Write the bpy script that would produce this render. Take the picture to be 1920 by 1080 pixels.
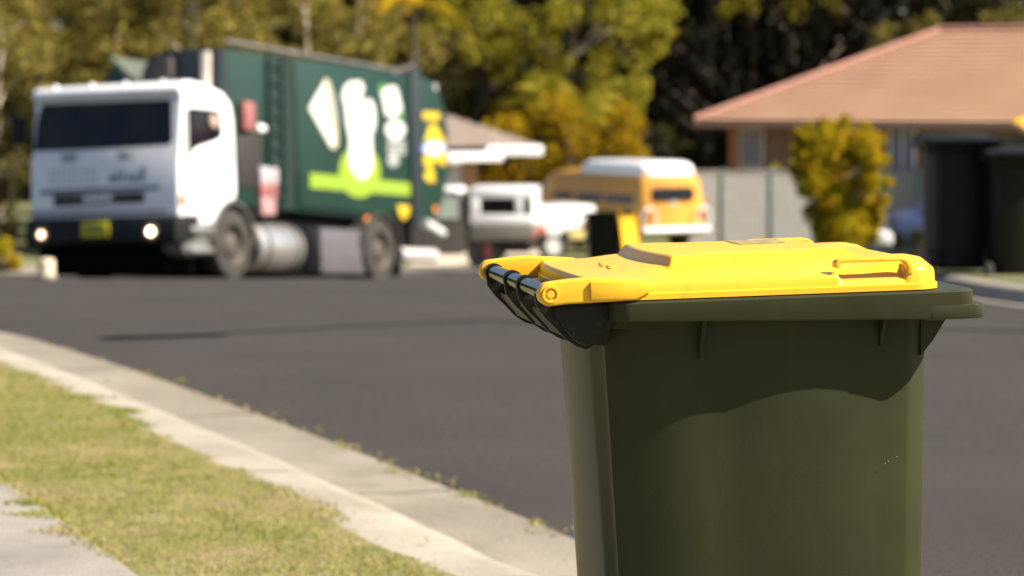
import bpy, bmesh, math, random
import numpy as np
from mathutils import Vector, Matrix

R = math.radians
C = bpy.context.scene.collection
for o in list(bpy.data.objects):
    bpy.data.objects.remove(o)

# ------------------------------------------------------------------ camera
FPX, PITCH, CAMH = 5000.0, math.atan2(381, 5000), 1.45
cd = bpy.data.cameras.new('camera')
cam = bpy.data.objects.new('camera', cd)
C.objects.link(cam)
cam.location = (0, 0, CAMH)
cam.rotation_euler = (math.pi / 2 - PITCH, 0, 0)
cd.sensor_width = 36
cd.lens = 36 * FPX / 1920
cd.clip_start, cd.clip_end = 0.05, 2000
cd.dof.use_dof = True
cd.dof.focus_distance = 4.42
cd.dof.aperture_fstop = 5.0
cd.dof.aperture_blades = 0
sc = bpy.context.scene
sc.camera = cam

# ------------------------------------------------------------------ world, sun, exposure
SUN_EL, SUN_AZ = R(43), R(-14)          # azimuth measured from +X towards +Y
w = bpy.data.worlds.new('World')
sc.world = w
w.use_nodes = True
nt = w.node_tree
nt.nodes.clear()
sky = nt.nodes.new('ShaderNodeTexSky')
sky.sky_type = 'NISHITA'
sky.sun_disc = False
sky.sun_elevation = SUN_EL
sky.sun_rotation = math.pi / 2 - SUN_AZ
sky.air_density, sky.dust_density = 1.0, 1.2
bg = nt.nodes.new('ShaderNodeBackground')
bg.inputs['Strength'].default_value = 0.05
wo = nt.nodes.new('ShaderNodeOutputWorld')
nt.links.new(sky.outputs[0], bg.inputs[0])
nt.links.new(bg.outputs[0], wo.inputs[0])
sd = bpy.data.lights.new('sun', 'SUN')
sd.energy, sd.angle, sd.color = 5.0, R(0.53), (1.0, 0.91, 0.77)
sun = bpy.data.objects.new('sun', sd)
C.objects.link(sun)
sdir = Vector((math.cos(SUN_EL) * math.cos(SUN_AZ), math.cos(SUN_EL) * math.sin(SUN_AZ), math.sin(SUN_EL)))
sun.rotation_euler = sdir.to_track_quat('Z', 'Y').to_euler()
sun.location = (20, 0, 20)
sc.view_settings.view_transform = 'Standard'
sc.view_settings.look = 'None'
sc.view_settings.exposure = 1.4
sc.view_settings.gamma = 1
sc.render.engine = 'CYCLES'
sc.cycles.use_denoising = True
sc.cycles.max_bounces = 6
sc.cycles.use_adaptive_sampling = False

# ------------------------------------------------------------------ helpers
FWD = Vector((0, math.cos(PITCH), -math.sin(PITCH)))
UPV = Vector((0, math.sin(PITCH), math.cos(PITCH)))


def ray(px, py):
    return FWD + Vector((1, 0, 0)) * ((px - 960) / FPX) + UPV * ((540 - py) / FPX)


def P(px, py, D):
    """world point seen at that place of the photo, D metres down the street"""
    r = ray(px, py)
    return Vector((0, 0, CAMH)) + r * (D / r.y)


def GX(px, D):
    return (px - 960) / FPX * D


def trace(M, px, py, axis, val):
    """point of the local plane (axis = val) of a thing placed by M"""
    Mi = M.inverted()
    o = Mi @ Vector((0, 0, CAMH))
    d = Mi.to_3x3() @ ray(px, py)
    k = (val - o[axis]) / d[axis]
    return o + d * k


def interp(xs, ys, v):
    """monotone smooth interpolation"""
    v = np.asarray(v, float)
    xs, ys = np.array(xs, float), np.array(ys, float)
    m = np.gradient(ys, xs)
    i = np.clip(np.searchsorted(xs, v) - 1, 0, len(xs) - 2)
    h = xs[i + 1] - xs[i]
    t = np.clip((v - xs[i]) / h, 0, 1)
    return (ys[i] * (2 * t**3 - 3 * t**2 + 1) + m[i] * h * (t**3 - 2 * t**2 + t)
            + ys[i + 1] * (-2 * t**3 + 3 * t**2) + m[i + 1] * h * (t**3 - t**2))


BASE_Y = [-60, 14, 16, 18, 20, 22, 24, 28, 33, 38, 45, 53, 62, 80, 120, 400]
BASE_Z = [0, 0, -.005, -.03, -.08, -.18, -.32, -.60, -.95, -1.31, -1.80, -2.22, -2.5, -2.8, -2.9, -2.9]


def base(y):
    return float(interp(BASE_Y, BASE_Z, y))


def mat(name, col, rough=.6, metal=0., var=.12, scale=6., bump=0., bscale=60., col2=None, spec=.5, coat=0., detail=4):
    m = bpy.data.materials.new(name)
    m.use_nodes = True
    n = m.node_tree
    b = n.nodes['Principled BSDF']
    b.inputs['Roughness'].default_value = rough
    b.inputs['Metallic'].default_value = metal
    b.inputs['Specular IOR Level'].default_value = spec
    b.inputs['Coat Weight'].default_value = coat
    tc = n.nodes.new('ShaderNodeTexCoord')
    no = n.nodes.new('ShaderNodeTexNoise')
    no.inputs['Scale'].default_value = scale
    no.inputs['Detail'].default_value = detail
    n.links.new(tc.outputs['Object'], no.inputs['Vector'])
    rp = n.nodes.new('ShaderNodeValToRGB')
    rp.color_ramp.elements[0].position, rp.color_ramp.elements[1].position = .3, .7
    c2 = col2 or tuple(min(1, c * (1 + var)) for c in col)
    c1 = col if col2 else tuple(c * (1 - var) for c in col)
    rp.color_ramp.elements[0].color = (*c1, 1)
    rp.color_ramp.elements[1].color = (*c2, 1)
    n.links.new(no.outputs['Fac'], rp.inputs[0])
    n.links.new(rp.outputs[0], b.inputs['Base Color'])
    if bump:
        n2 = n.nodes.new('ShaderNodeTexNoise')
        n2.inputs['Scale'].default_value = bscale
        n2.inputs['Detail'].default_value = 3
        n.links.new(tc.outputs['Object'], n2.inputs['Vector'])
        bp = n.nodes.new('ShaderNodeBump')
        bp.inputs['Strength'].default_value = bump
        bp.inputs['Distance'].default_value = .02
        n.links.new(n2.outputs['Fac'], bp.inputs['Height'])
        n.links.new(bp.outputs[0], b.inputs['Normal'])
    return m


def leafmat(name, cols, trans=.35, rough=.8):
    m = bpy.data.materials.new(name)
    m.use_nodes = True
    n = m.node_tree
    b = n.nodes['Principled BSDF']
    out = n.nodes['Material Output']
    b.inputs['Roughness'].default_value = rough
    b.inputs['Specular IOR Level'].default_value = .08
    g = n.nodes.new('ShaderNodeNewGeometry')
    rp = n.nodes.new('ShaderNodeValToRGB')
    el = rp.color_ramp.elements
    while len(el) < len(cols):
        el.new(.5)
    for i, c in enumerate(cols):
        el[i].position = i / (len(cols) - 1)
        el[i].color = (*c, 1)
    n.links.new(g.outputs['Random Per Island'], rp.inputs[0])
    n.links.new(rp.outputs[0], b.inputs['Base Color'])
    t = n.nodes.new('ShaderNodeBsdfTranslucent')
    n.links.new(rp.outputs[0], t.inputs['Color'])
    mx = n.nodes.new('ShaderNodeMixShader')
    mx.inputs[0].default_value = trans
    n.links.new(b.outputs[0], mx.inputs[1])
    n.links.new(t.outputs[0], mx.inputs[2])
    n.links.new(mx.outputs[0], out.inputs[0])
    return m


def emis(name, col, strength):
    m = mat(name, col, .3)
    b = m.node_tree.nodes['Principled BSDF']
    b.inputs['Emission Color'].default_value = (*col, 1)
    b.inputs['Emission Strength'].default_value = strength
    return m


class MB:
    """collects shapes into one mesh"""
    def __init__(s):
        s.bm = bmesh.new()

    def add(s, b, bevel=0, seg=2):
        bmesh.ops.recalc_face_normals(b, faces=b.faces)
        if bevel:
            es = [e for e in b.edges if len(e.link_faces) == 2 and e.calc_face_angle(0) > .35]
            bmesh.ops.bevel(b, geom=es, offset=bevel, segments=seg, profile=.5, affect='EDGES', clamp_overlap=True)
        me = bpy.data.meshes.new('t')
        b.to_mesh(me)
        b.free()
        s.bm.from_mesh(me)
        bpy.data.meshes.remove(me)
        return s

    def box(s, lo, hi, bevel=0, seg=2, M=None):
        b = bmesh.new()
        bmesh.ops.create_cube(b, size=1)
        lo, hi = Vector(lo), Vector(hi)
        for v in b.verts:
            v.co = Vector([(lo[i] + hi[i]) / 2 + v.co[i] * (hi[i] - lo[i]) for i in range(3)])
        if M:
            bmesh.ops.transform(b, matrix=M, verts=b.verts)
        return s.add(b, bevel, seg)

    def prism(s, loop0, loop1, bevel=0, seg=2):
        b = bmesh.new()
        A = [b.verts.new(p) for p in loop0]
        B = [b.verts.new(p) for p in loop1]
        n = len(A)
        b.faces.new(A)
        b.faces.new(B[::-1])
        for i in range(n):
            b.faces.new((A[i], B[i], B[(i + 1) % n], A[(i + 1) % n]))
        return s.add(b, bevel, seg)

    def ext(s, poly, axis, w0, w1, bevel=0, seg=2):
        """poly of 2D points in the two other axes (in order), pushed along axis"""
        def f(p, q):
            c = list(p)
            c.insert(axis, q)
            return Vector(c)
        return s.prism([f(p, w0) for p in poly], [f(p, w1) for p in poly], bevel, seg)

    def tube(s, pts, r, n=12, cap=True):
        pts = [Vector(p) for p in pts]
        rs = r if isinstance(r, (list, tuple)) else [r] * len(pts)
        b = bmesh.new()
        rings = []
        for i, p in enumerate(pts):
            d = (pts[min(i + 1, len(pts) - 1)] - pts[max(i - 1, 0)]).normalized()
            q = d.to_track_quat('Z', 'Y').to_matrix()
            rings.append([b.verts.new(p + q @ Vector((rs[i] * math.cos(2 * math.pi * k / n), rs[i] * math.sin(2 * math.pi * k / n), 0))) for k in range(n)])
        for A, B in zip(rings, rings[1:]):
            for k in range(n):
                b.faces.new((A[k], A[(k + 1) % n], B[(k + 1) % n], B[k]))
        if cap:
            b.faces.new(rings[0][::-1])
            b.faces.new(rings[-1])
        return s.add(b)

    def lathe(s, prof, M=None, n=28):
        """prof of (radius, height) turned round Z"""
        b = bmesh.new()
        rings = []
        for r, z in prof:
            if r < 1e-6:
                rings.append([b.verts.new((0, 0, z))])
            else:
                rings.append([b.verts.new((r * math.cos(2 * math.pi * k / n), r * math.sin(2 * math.pi * k / n), z)) for k in range(n)])
        for A, B in zip(rings, rings[1:]):
            for k in range(n):
                l = (k + 1) % n
                if len(A) == 1 and len(B) == 1:
                    continue
                if len(A) == 1:
                    b.faces.new((A[0], B[l], B[k]))
                elif len(B) == 1:
                    b.faces.new((A[k], A[l], B[0]))
                else:
                    b.faces.new((A[k], A[l], B[l], B[k]))
        if M:
            bmesh.ops.transform(b, matrix=M, verts=b.verts)
        return s.add(b)

    def grid(s, rows):
        b = bmesh.new()
        V = [[b.verts.new(p) for p in r] for r in rows]
        for A, B in zip(V, V[1:]):
            for i in range(len(A) - 1):
                b.faces.new((A[i], A[i + 1], B[i + 1], B[i]))
        return s.add(b)

    def build(s, name, m, parent=None, angle=40, loc=None):
        bm = s.bm
        for f in bm.faces:
            f.smooth = True
        for e in bm.edges:
            e.smooth = not (len(e.link_faces) == 2 and e.calc_face_angle(0) > R(angle))
        me = bpy.data.meshes.new(name)
        bm.to_mesh(me)
        bm.free()
        o = bpy.data.objects.new(name, me)
        C.objects.link(o)
        for q in (m if isinstance(m, (list, tuple)) else [m]):
            me.materials.append(q)
        if parent:
            o.parent = parent
        if loc:
            o.location = loc
        return o


def tag(o, label=None, cat=None, group=None, kind=None):
    if label: o['label'] = label
    if cat: o['category'] = cat
    if group: o['group'] = group
    if kind: o['kind'] = kind
    return o


def thing(name, M, label, cat, group=None):
    o = bpy.data.objects.new(name, None)
    C.objects.link(o)
    o.empty_display_size = .2
    o.matrix_world = M
    return tag(o, label, cat, group)


def frame(loc, ex, ey, ez):
    M = Matrix.Identity(4)
    for i in range(3):
        M[i][0], M[i][1], M[i][2], M[i][3] = ex[i], ey[i], ez[i], loc[i]
    return M


def copy_tree(o, parent=None):
    c = o.copy()
    C.objects.link(c)
    if parent:
        c.parent = parent
    for ch in list(o.children):
        copy_tree(ch, c)
    return c


def poly_offset(pts, d):
    """points moved d to the left of their travel direction"""
    out = []
    for i, p in enumerate(pts):
        a, b = pts[max(i - 1, 0)], pts[min(i + 1, len(pts) - 1)]
        t = Vector((b[0] - a[0], b[1] - a[1])).normalized()
        out.append((p[0] - t.y * d, p[1] + t.x * d))
    return out


def smooth_line(pts, n=8):
    """Catmull-Rom"""
    out = []
    for i in range(len(pts) - 1):
        p0, p1, p2, p3 = [Vector(pts[min(max(k, 0), len(pts) - 1)]) for k in (i - 1, i, i + 1, i + 2)]
        for k in range(n):
            t = k / n
            out.append(tuple(.5 * (2 * p1 + (p2 - p0) * t + (2 * p0 - 5 * p1 + 4 * p2 - p3) * t * t + (3 * p1 - p0 - 3 * p2 + p3) * t**3)))
    out.append(tuple(pts[-1]))
    return out


# ------------------------------------------------------------------ materials
def asphalt_mat():
    m = mat('asphalt', (.018, .0160, .0142), .9, var=.0, scale=95, col2=(.066, .0585, .0525), spec=.2, bump=.5, bscale=140, detail=2)
    n = m.node_tree
    b = n.nodes['Principled BSDF']
    src = b.inputs['Base Color'].links[0].from_socket
    tc = [x for x in n.nodes if x.type == 'TEX_COORD'][0]
    no = n.nodes.new('ShaderNodeTexNoise')
    no.inputs['Scale'].default_value = .9
    no.inputs['Detail'].default_value = 6
    n.links.new(tc.outputs['Object'], no.inputs['Vector'])
    rp = n.nodes.new('ShaderNodeValToRGB')
    rp.color_ramp.elements[0].position, rp.color_ramp.elements[1].position = .3, .72
    rp.color_ramp.elements[0].color = (.86, .85, .85, 1)
    rp.color_ramp.elements[1].color = (1.1, 1.09, 1.08, 1)
    n.links.new(no.outputs['Fac'], rp.inputs[0])
    mx = n.nodes.new('ShaderNodeMix')
    mx.data_type, mx.blend_type = 'RGBA', 'MULTIPLY'
    mx.inputs[0].default_value = 1
    n.links.new(src, mx.inputs[6])
    n.links.new(rp.outputs[0], mx.inputs[7])
    # pale grit worn into the surface
    vo = n.nodes.new('ShaderNodeTexVoronoi')
    vo.inputs['Scale'].default_value = 26
    n.links.new(tc.outputs['Object'], vo.inputs['Vector'])
    r2 = n.nodes.new('ShaderNodeValToRGB')
    r2.color_ramp.elements[0].position, r2.color_ramp.elements[1].position = .05, .13
    r2.color_ramp.elements[0].color = (.5, .5, .5, 1)
    r2.color_ramp.elements[1].color = (0, 0, 0, 1)
    n.links.new(vo.outputs['Distance'], r2.inputs[0])
    m2 = n.nodes.new('ShaderNodeMix')
    m2.data_type = 'RGBA'
    n.links.new(r2.outputs[0], m2.inputs[0])
    n.links.new(mx.outputs[2], m2.inputs[6])
    m2.inputs[7].default_value = (.10, .09, .08, 1)
    n.links.new(m2.outputs[2], b.inputs['Base Color'])
    return m


M_asph = asphalt_mat()
M_gut = mat('gutter_concrete', (.175, .152, .12), .9, scale=2.2, col2=(.26, .228, .183), spec=.2, bump=.3, bscale=50, detail=8)
M_kerb = mat('kerb_concrete', (.24, .212, .172), .9, scale=3, col2=(.33, .295, .245), spec=.2, bump=.3, bscale=60, detail=8)
M_path = mat('path_concrete', (.20, .185, .165), .9, scale=2.0, col2=(.29, .27, .24), spec=.2, bump=.3, bscale=90, detail=8)
M_drive = mat('driveway_concrete', (.42, .36, .28), .85, scale=2, col2=(.5, .44, .35))
M_soil = mat('verge_turf', (.13, .14, .03), .95, scale=9, col2=(.30, .23, .12), bump=.8, bscale=120, detail=8)
M_lawn = mat('lawn', (.06, .08, .02), .95, scale=1.5, col2=(.15, .14, .05), bump=.5, bscale=50, detail=6)

# ------------------------------------------------------------------ setting: ground, road, kerbs
def sheet(name, rows, m):
    o = MB().grid(rows).build(name, m)
    if o.data.polygons[0].normal.z < 0:
        o.data.flip_normals()
    return tag(o, kind='structure')


ys = sorted(set(list(np.arange(-60, 14, 6.)) + list(np.arange(14, 64, 1.)) + list(np.arange(64, 130, 6.)) + [160, 250, 400]))
xs = [-300, -120, -60, -30, -12, 0, 12, 30, 60, 120, 300]
sheet('ground', [[(x, y, base(y) - .05) for x in xs] for y in ys], M_lawn)

NKP = [(0, 622), (110, 651), (213, 683), (333, 725), (450, 768), (567, 812), (700, 864), (800, 905), (876, 935), (981, 978), (1073, 1018), (1180, 1066)]
NK = smooth_line([(-60, 33), (-40, 31.5), (-25, 29.5), (-14, 26), (-8, 21.9), (-5, 18.6)] +
                 [tuple((ray(x, y) * (-1.444 / ray(x, y).z)).xy) for x, y in NKP] +
                 [(.80, 6.95), (1.6, 5.0), (2.5, 3), (3.9, 0), (5.8, -4), (8.5, -12), (14, -30)])
FK = smooth_line([(17, -30), (11.5, -12), (9, -4), (7.2, 2), (5.6, 8), (4.4, 13), (3.5, 17), (3.02, 19.3), (2.75, 24), (2.4, 31), (1.9, 38), (1.2, 43.5),
                  (-.3, 47), (-3, 49.3), (-9, 50.5), (-20, 50.2), (-40, 49.8), (-60, 49.6)])
# road as rows between near kerb and far kerb
def xat(line, y):
    L = sorted(line, key=lambda p: p[1])
    return float(np.interp(y, [p[1] for p in L], [p[0] for p in L]))
rows = []
for y in sorted(set(list(np.arange(-30, 14, 2.)) + list(np.arange(14, 49.4, .5)) + [49.4])):
    xl = xat(NK, y) - .03 if y < 33 else -60
    xr = xat(FK[:100], y) + .03
    rows.append([(xl + (xr - xl) * k / 10, y, base(y) + 0.0) for k in range(11)])
sheet('road', rows, M_asph)

# near kerb and gutter: travel along NK goes from far left to near right; left side of travel is the road
def sweep(name, line, prof, m, joint=None):
    rows = []
    for d, z in prof:
        off = poly_offset(line, d)
        rows.append([(p[0], p[1], base(p[1]) + z) for p in off])
    return sheet(name, rows, m)
NKs = [p for p in NK if p[1] > -20]
gut = sweep('gutter', NKs, [(.012, -.02), (.004, .007), (-.05, .006), (-.2, .004), (-.36, .012)], M_gut)
krb = sweep('kerb', NKs, [(-.355, .010), (-.40, .022), (-.46, .052), (-.53, .088), (-.60, .105), (-.72, .112), (-.86, .115), (-.88, .06)], M_kerb)
M_joint = mat('joint_shadow_gap', (.05, .044, .036), .95)
for par_, prof_ in ((gut, [(.003, .0095), (-.05, .0085), (-.2, .0065), (-.355, .0145)]), (krb, [(-.36, .0125), (-.40, .0245), (-.46, .0545), (-.53, .0905), (-.60, .1075), (-.72, .1145), (-.86, .1175)])):
    for yj in (7.4, 9.4, 11.6, 13.6):
        i_ = min(range(1, len(NKs) - 1), key=lambda k: abs(NKs[k][1] - yj))
        t_ = Vector((NKs[i_ + 1][0] - NKs[i_ - 1][0], NKs[i_ + 1][1] - NKs[i_ - 1][1])).normalized()
        row = [[(NKs[i_][0] - t_.y * d + t_.x * e, NKs[i_][1] + t_.x * d + t_.y * e, base(yj) + z) for d, z in prof_] for e in (-.006, .006)]
        jt = MB().grid(row).build('joint', M_joint, par_)
        if jt.data.polygons[0].normal.z < 0:
            jt.data.flip_normals()
# near verge
rng = np.random.default_rng(4)
rows = []
offv = poly_offset(NKs, -.80)
for p in offv:
    x0 = p[0]
    rows.append([(x0 + (-90 - x0) * t, p[1] - .0, base(p[1]) + .118 + (.0 if t else 0)) for t in (0, .004, .01, .03, .1, .4, 1)])
sheet('verge', rows, M_soil)
# far kerb, far verge
FKs = [p for p in FK if p[0] > -55]
sweep('far_kerb', FKs, [(.02, -.02), (.0, .010), (-.10, .012), (-.12, .055), (-.15, .10), (-.18, .115), (-.30, .122), (-.31, .05)], M_kerb)
offf = [p for p in poly_offset(FKs, -.29) if p[0] > -.6]
sheet('far_verge', [[(p[0] + (90 - p[0]) * t, p[1], base(p[1]) + .128) for t in (0, .01, .03, .1, .4, 1)] for p in offf], M_lawn)
# footpath on the near side
FP = smooth_line([(-6.5, 16.5), (-4.2, 13.6), (-2.75, 11.2), (-1.73, 8.9), (-1.32, 7.9), (-.93, 6.9), (-.6, 6.1), (.4, 3.6), (1.8, .5), (4.5, -5), (10, -16)])
rows = []
for d in (0, -.02, -.6, -1.25, -1.27):
    z = .09 if d in (0, -1.27) else .134
    rows.append([(p[0], p[1], base(p[1]) + z) for p in poly_offset(FP, d)])
sheet('footpath', rows, M_path)
# driveway under the parked ute
dr = []
for y in np.arange(49.2, 66, .8):
    dr.append([(-2.6 + .06 * (y - 49), y, base(y) + .012), (.6 + .02 * (y - 49), y, base(y) + .012)])
sheet('driveway', dr, M_drive)


# ------------------------------------------------------------------ grass blades of the near verge
def blades(name, n, region, hmin, hmax, m, seed):
    rg = np.random.default_rng(seed)
    pts = region(n, rg)
    n = len(pts)
    ang = rg.uniform(0, 2 * np.pi, n)
    h = rg.uniform(hmin, hmax, n)
    wd = rg.uniform(.0025, .005, n)
    lean = rg.uniform(.3, 1.1, n) * h
    la = rg.uniform(0, 2 * np.pi, n)
    V = np.zeros((n, 3, 3))
    V[:, 0] = pts
    V[:, 1] = pts
    V[:, 0, 0] += np.cos(ang) * wd
    V[:, 0, 1] += np.sin(ang) * wd
    V[:, 1, 0] -= np.cos(ang) * wd
    V[:, 1, 1] -= np.sin(ang) * wd
    V[:, 2] = pts
    V[:, 2, 0] += np.cos(la) * lean
    V[:, 2, 1] += np.sin(la) * lean
    V[:, 2, 2] += h
    return raw(name, V.reshape(-1, 3), 3, m)


def raw(name, V, k, m, parent=None):
    me = bpy.data.meshes.new(name)
    n = len(V) // k
    me.vertices.add(len(V))
    me.vertices.foreach_set('co', V.astype(np.float32).ravel())
    me.loops.add(len(V))
    me.loops.foreach_set('vertex_index', np.arange(len(V), dtype=np.int32))
    me.polygons.add(n)
    me.polygons.foreach_set('loop_start', np.arange(0, len(V), k, dtype=np.int32))
    me.polygons.foreach_set('loop_total', np.full(n, k, dtype=np.int32))
    me.update(calc_edges=True)
    me.materials.append(m)
    o = bpy.data.objects.new(name, me)
    C.objects.link(o)
    if parent:
        o.parent = parent
    return o


nkL = sorted(NK, key=lambda p: p[1])
fpL = sorted(FP, key=lambda p: p[1])


def verge_region(n, rg):
    y = rg.uniform(5.2, 17.5, n * 2)
    xk = np.interp(y, [p[1] for p in nkL], [p[0] for p in nkL])
    xf = np.interp(y, [p[1] for p in fpL], [p[0] for p in fpL])
    # jagged fringe over kerb back and path edge
    cz = np.arange(0, 25, .11)
    jag = np.interp(y, cz, rg.normal(0, .045, len(cz))) + np.interp(y, cz[::5], rg.normal(0, .07, len(cz[::5]))) + rg.normal(0, .03, len(y))
    xr = xk - .84 + .75 * jag
    xl = xf - .03 + .9 * np.interp(y, cz, rg.normal(0, .07, len(cz))) + np.interp(y, cz[::6], rg.normal(0, .06, len(cz[::6]))) + rg.normal(0, .03, len(y))
    t = rg.uniform(0, 1, n * 2)
    x = xl + (xr - xl) * t
    ok = xr > xl
    # fringe more dense
    pz = np.array([base(v) for v in np.linspace(5, 18, 60)])
    z = np.interp(y, np.linspace(5, 18, 60), pz) + np.where(x < xf, .132, .112)
    P_ = np.stack([x, y, z], 1)[ok]
    return P_[:n]


M_grass = leafmat('grass_blades', [(.17, .21, .03), (.23, .25, .045), (.31, .29, .085), (.38, .32, .15), (.45, .36, .20)], .35, .7)
n_ = M_grass.node_tree
tc_ = n_.nodes.new('ShaderNodeTexCoord')
nz_ = n_.nodes.new('ShaderNodeTexNoise')
nz_.inputs['Scale'].default_value, nz_.inputs['Detail'].default_value = 2.6, 5
n_.links.new(tc_.outputs['Object'], nz_.inputs['Vector'])
mr_ = n_.nodes.new('ShaderNodeMapRange')
mr_.inputs['From Min'].default_value, mr_.inputs['From Max'].default_value = .32, .68
n_.links.new(nz_.outputs['Fac'], mr_.inputs['Value'])
rp_ = [x for x in n_.nodes if x.type == 'VALTORGB'][0]
ge_ = [x for x in n_.nodes if x.type == 'NEW_GEOMETRY'][0]
mm_ = n_.nodes.new('ShaderNodeMix')
mm_.inputs[0].default_value = .68
n_.links.new(ge_.outputs['Random Per Island'], mm_.inputs[2])
n_.links.new(mr_.outputs[0], mm_.inputs[3])
n_.links.new(mm_.outputs[0], rp_.inputs[0])
g1 = blades('grass', 170000, verge_region, .006, .019, M_grass, 5)
tag(g1, 'short patchy green and straw coloured grass on the near verge', 'grass', kind='stuff')

# ------------------------------------------------------------------ WHEELIE BIN
M_bin = mat('bin_green_plastic', (.029, .0312, .0140), .34, var=.12, scale=5, bump=.02, bscale=300, spec=.13)
M_binb = mat('bin_dark_plastic', (.0075, .008, .0045), .5, var=.2, scale=6, spec=.22)
M_bark = mat('bin_black_plastic', (.006, .006, .008), .16, var=.1, spec=.6)
M_tyre = mat('rubber', (.018, .017, .016), .8, var=.3, scale=20)


def lid_mat():
    m = mat('lid_yellow_plastic', (.74, .40, .016), .31, var=.05, scale=4, bump=.02, bscale=250, spec=.5)
    n = m.node_tree
    b = n.nodes['Principled BSDF']
    src = b.inputs['Base Color'].links[0].from_socket
    tc = [x for x in n.nodes if x.type == 'TEX_COORD'][0]
    mp = n.nodes.new('ShaderNodeMapping')
    mp.inputs['Scale'].default_value = (30, 30, 9)
    n.links.new(tc.outputs['Object'], mp.inputs['Vector'])
    no = n.nodes.new('ShaderNodeTexNoise')
    no.inputs['Scale'].default_value = 1.6
    no.inputs['Detail'].default_value = 7
    no.inputs['Roughness'].default_value = .7
    n.links.new(mp.outputs[0], no.inputs['Vector'])
    rp = n.nodes.new('ShaderNodeValToRGB')
    rp.color_ramp.elements[0].position, rp.color_ramp.elements[1].position = .56, .80
    rp.color_ramp.elements[0].color = (0, 0, 0, 1)
    rp.color_ramp.elements[1].color = (.55, .55, .55, 1)
    n.links.new(no.outputs['Fac'], rp.inputs[0])
    mx = n.nodes.new('ShaderNodeMix')
    mx.data_type = 'RGBA'
    n.links.new(rp.outputs[0], mx.inputs[0])
    n.links.new(src, mx.inputs[6])
    mx.inputs[7].default_value = (.30, .17, .02, 1)
    n.links.new(mx.outputs[2], b.inputs['Base Color'])
    return m


M_lid = lid_mat()


def add_dust(m, col, sc, lo, hi, amt):
    n = m.node_tree
    b = n.nodes['Principled BSDF']
    src = b.inputs['Base Color'].links[0].from_socket
    tc = [x for x in n.nodes if x.type == 'TEX_COORD'][0]
    mp = n.nodes.new('ShaderNodeMapping')
    mp.inputs['Scale'].default_value = sc
    n.links.new(tc.outputs['Object'], mp.inputs['Vector'])
    no = n.nodes.new('ShaderNodeTexNoise')
    no.inputs['Scale'].default_value = 1
    no.inputs['Detail'].default_value = 8
    no.inputs['Roughness'].default_value = .65
    n.links.new(mp.outputs[0], no.inputs['Vector'])
    rp = n.nodes.new('ShaderNodeValToRGB')
    rp.color_ramp.elements[0].position, rp.color_ramp.elements[1].position = lo, hi
    rp.color_ramp.elements[0].color = (0, 0, 0, 1)
    rp.color_ramp.elements[1].color = (amt, amt, amt, 1)
    n.links.new(no.outputs['Fac'], rp.inputs[0])
    mx = n.nodes.new('ShaderNodeMix')
    mx.data_type = 'RGBA'
    n.links.new(rp.outputs[0], mx.inputs[0])
    n.links.new(src, mx.inputs[6])
    mx.inputs[7].default_value = (*col, 1)
    n.links.new(mx.outputs[2], b.inputs['Base Color'])
    n.links.new(mx.outputs[2], b.inputs['Base Color'])


add_dust(M_bin, (.06, .054, .036), (26, 26, 3.5), .55, .85, .28)
add_dust(M_bin, (.05, .045, .03), (5, 5, 4), .45, .75, .2)
add_dust(M_binb, (.10, .09, .07), (40, 40, 40), .55, .75, .35)
for m_, c_ in ((M_gut, (.075, .066, .05)), (M_kerb, (.12, .10, .07)), (M_path, (.10, .092, .078))):
    add_dust(m_, c_, (1.1, 1.1, 1), .50, .72, .5)
    add_dust(m_, c_, (9, 9, 1), .55, .75, .5)

M_stick = mat('faded_sticker', (.25, .20, .08), .5, var=.5, scale=50)
M_scuff = mat('scuff', (.2, .2, .15), .8)

HW = .994            # hinge height


def rrect(x0, x1, y0, y1, r, n=6):
    out = []
    for cx, cy, a0 in ((x1 - r, y1 - r, 0), (x0 + r, y1 - r, 90), (x0 + r, y0 + r, 180), (x1 - r, y0 + r, 270)):
        for k in range(n + 1):
            a = R(a0 + 90 * k / n)
            out.append((cx + r * math.cos(a), cy + r * math.sin(a)))
    return out


def body_outline(t):
    """plan of the bin body at t = 0 (base) .. 1 (top)"""
    xb, xf = .152 + (.104 - .152) * t, .656 + (.670 - .656) * t
    hw = .194 + (.226 - .194) * t
    bow = .016
    half = [(xb - .020 * (1 - (q_ / .17) ** 2), q_) for q_ in (0, .03, .06, .09, .115, .13)] + [(xb + .002, hw - .066), (xb + .005, hw - .048), (xb + .012, hw - .040), (xb + .022, hw - .034),
            (xb + .05, hw - .0235), (xb + .075, hw - .015), (xb + .095, hw - .009), (xb + .115, hw - .005), (xb + .135, hw - .002), (xb + .16, hw - .0005), (xb + .19, hw)]
    r = .05
    xs0, xs1 = xb + .19, xf - r
    half += [(xs0 + (xs1 - xs0) * k / 10, hw + bow * math.sin(math.pi * k / 10)) for k in range(1, 10)]
    half += [(xf - r, hw + .001), (xf - r + .004, hw - .0004), (xf - r + .008, hw - .0025), (xf - r + .014, hw - .007), (xf - .014, hw - .026), (xf - .006, hw - .036),
             (xf - .004, hw - .046), (xf - .001, hw - .054), (xf, hw - .064)]
    half += [(xf, .10), (xf + .0, 0)]
    return half + [(x, -y) for x, y in half[-2:0:-1]]


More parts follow.
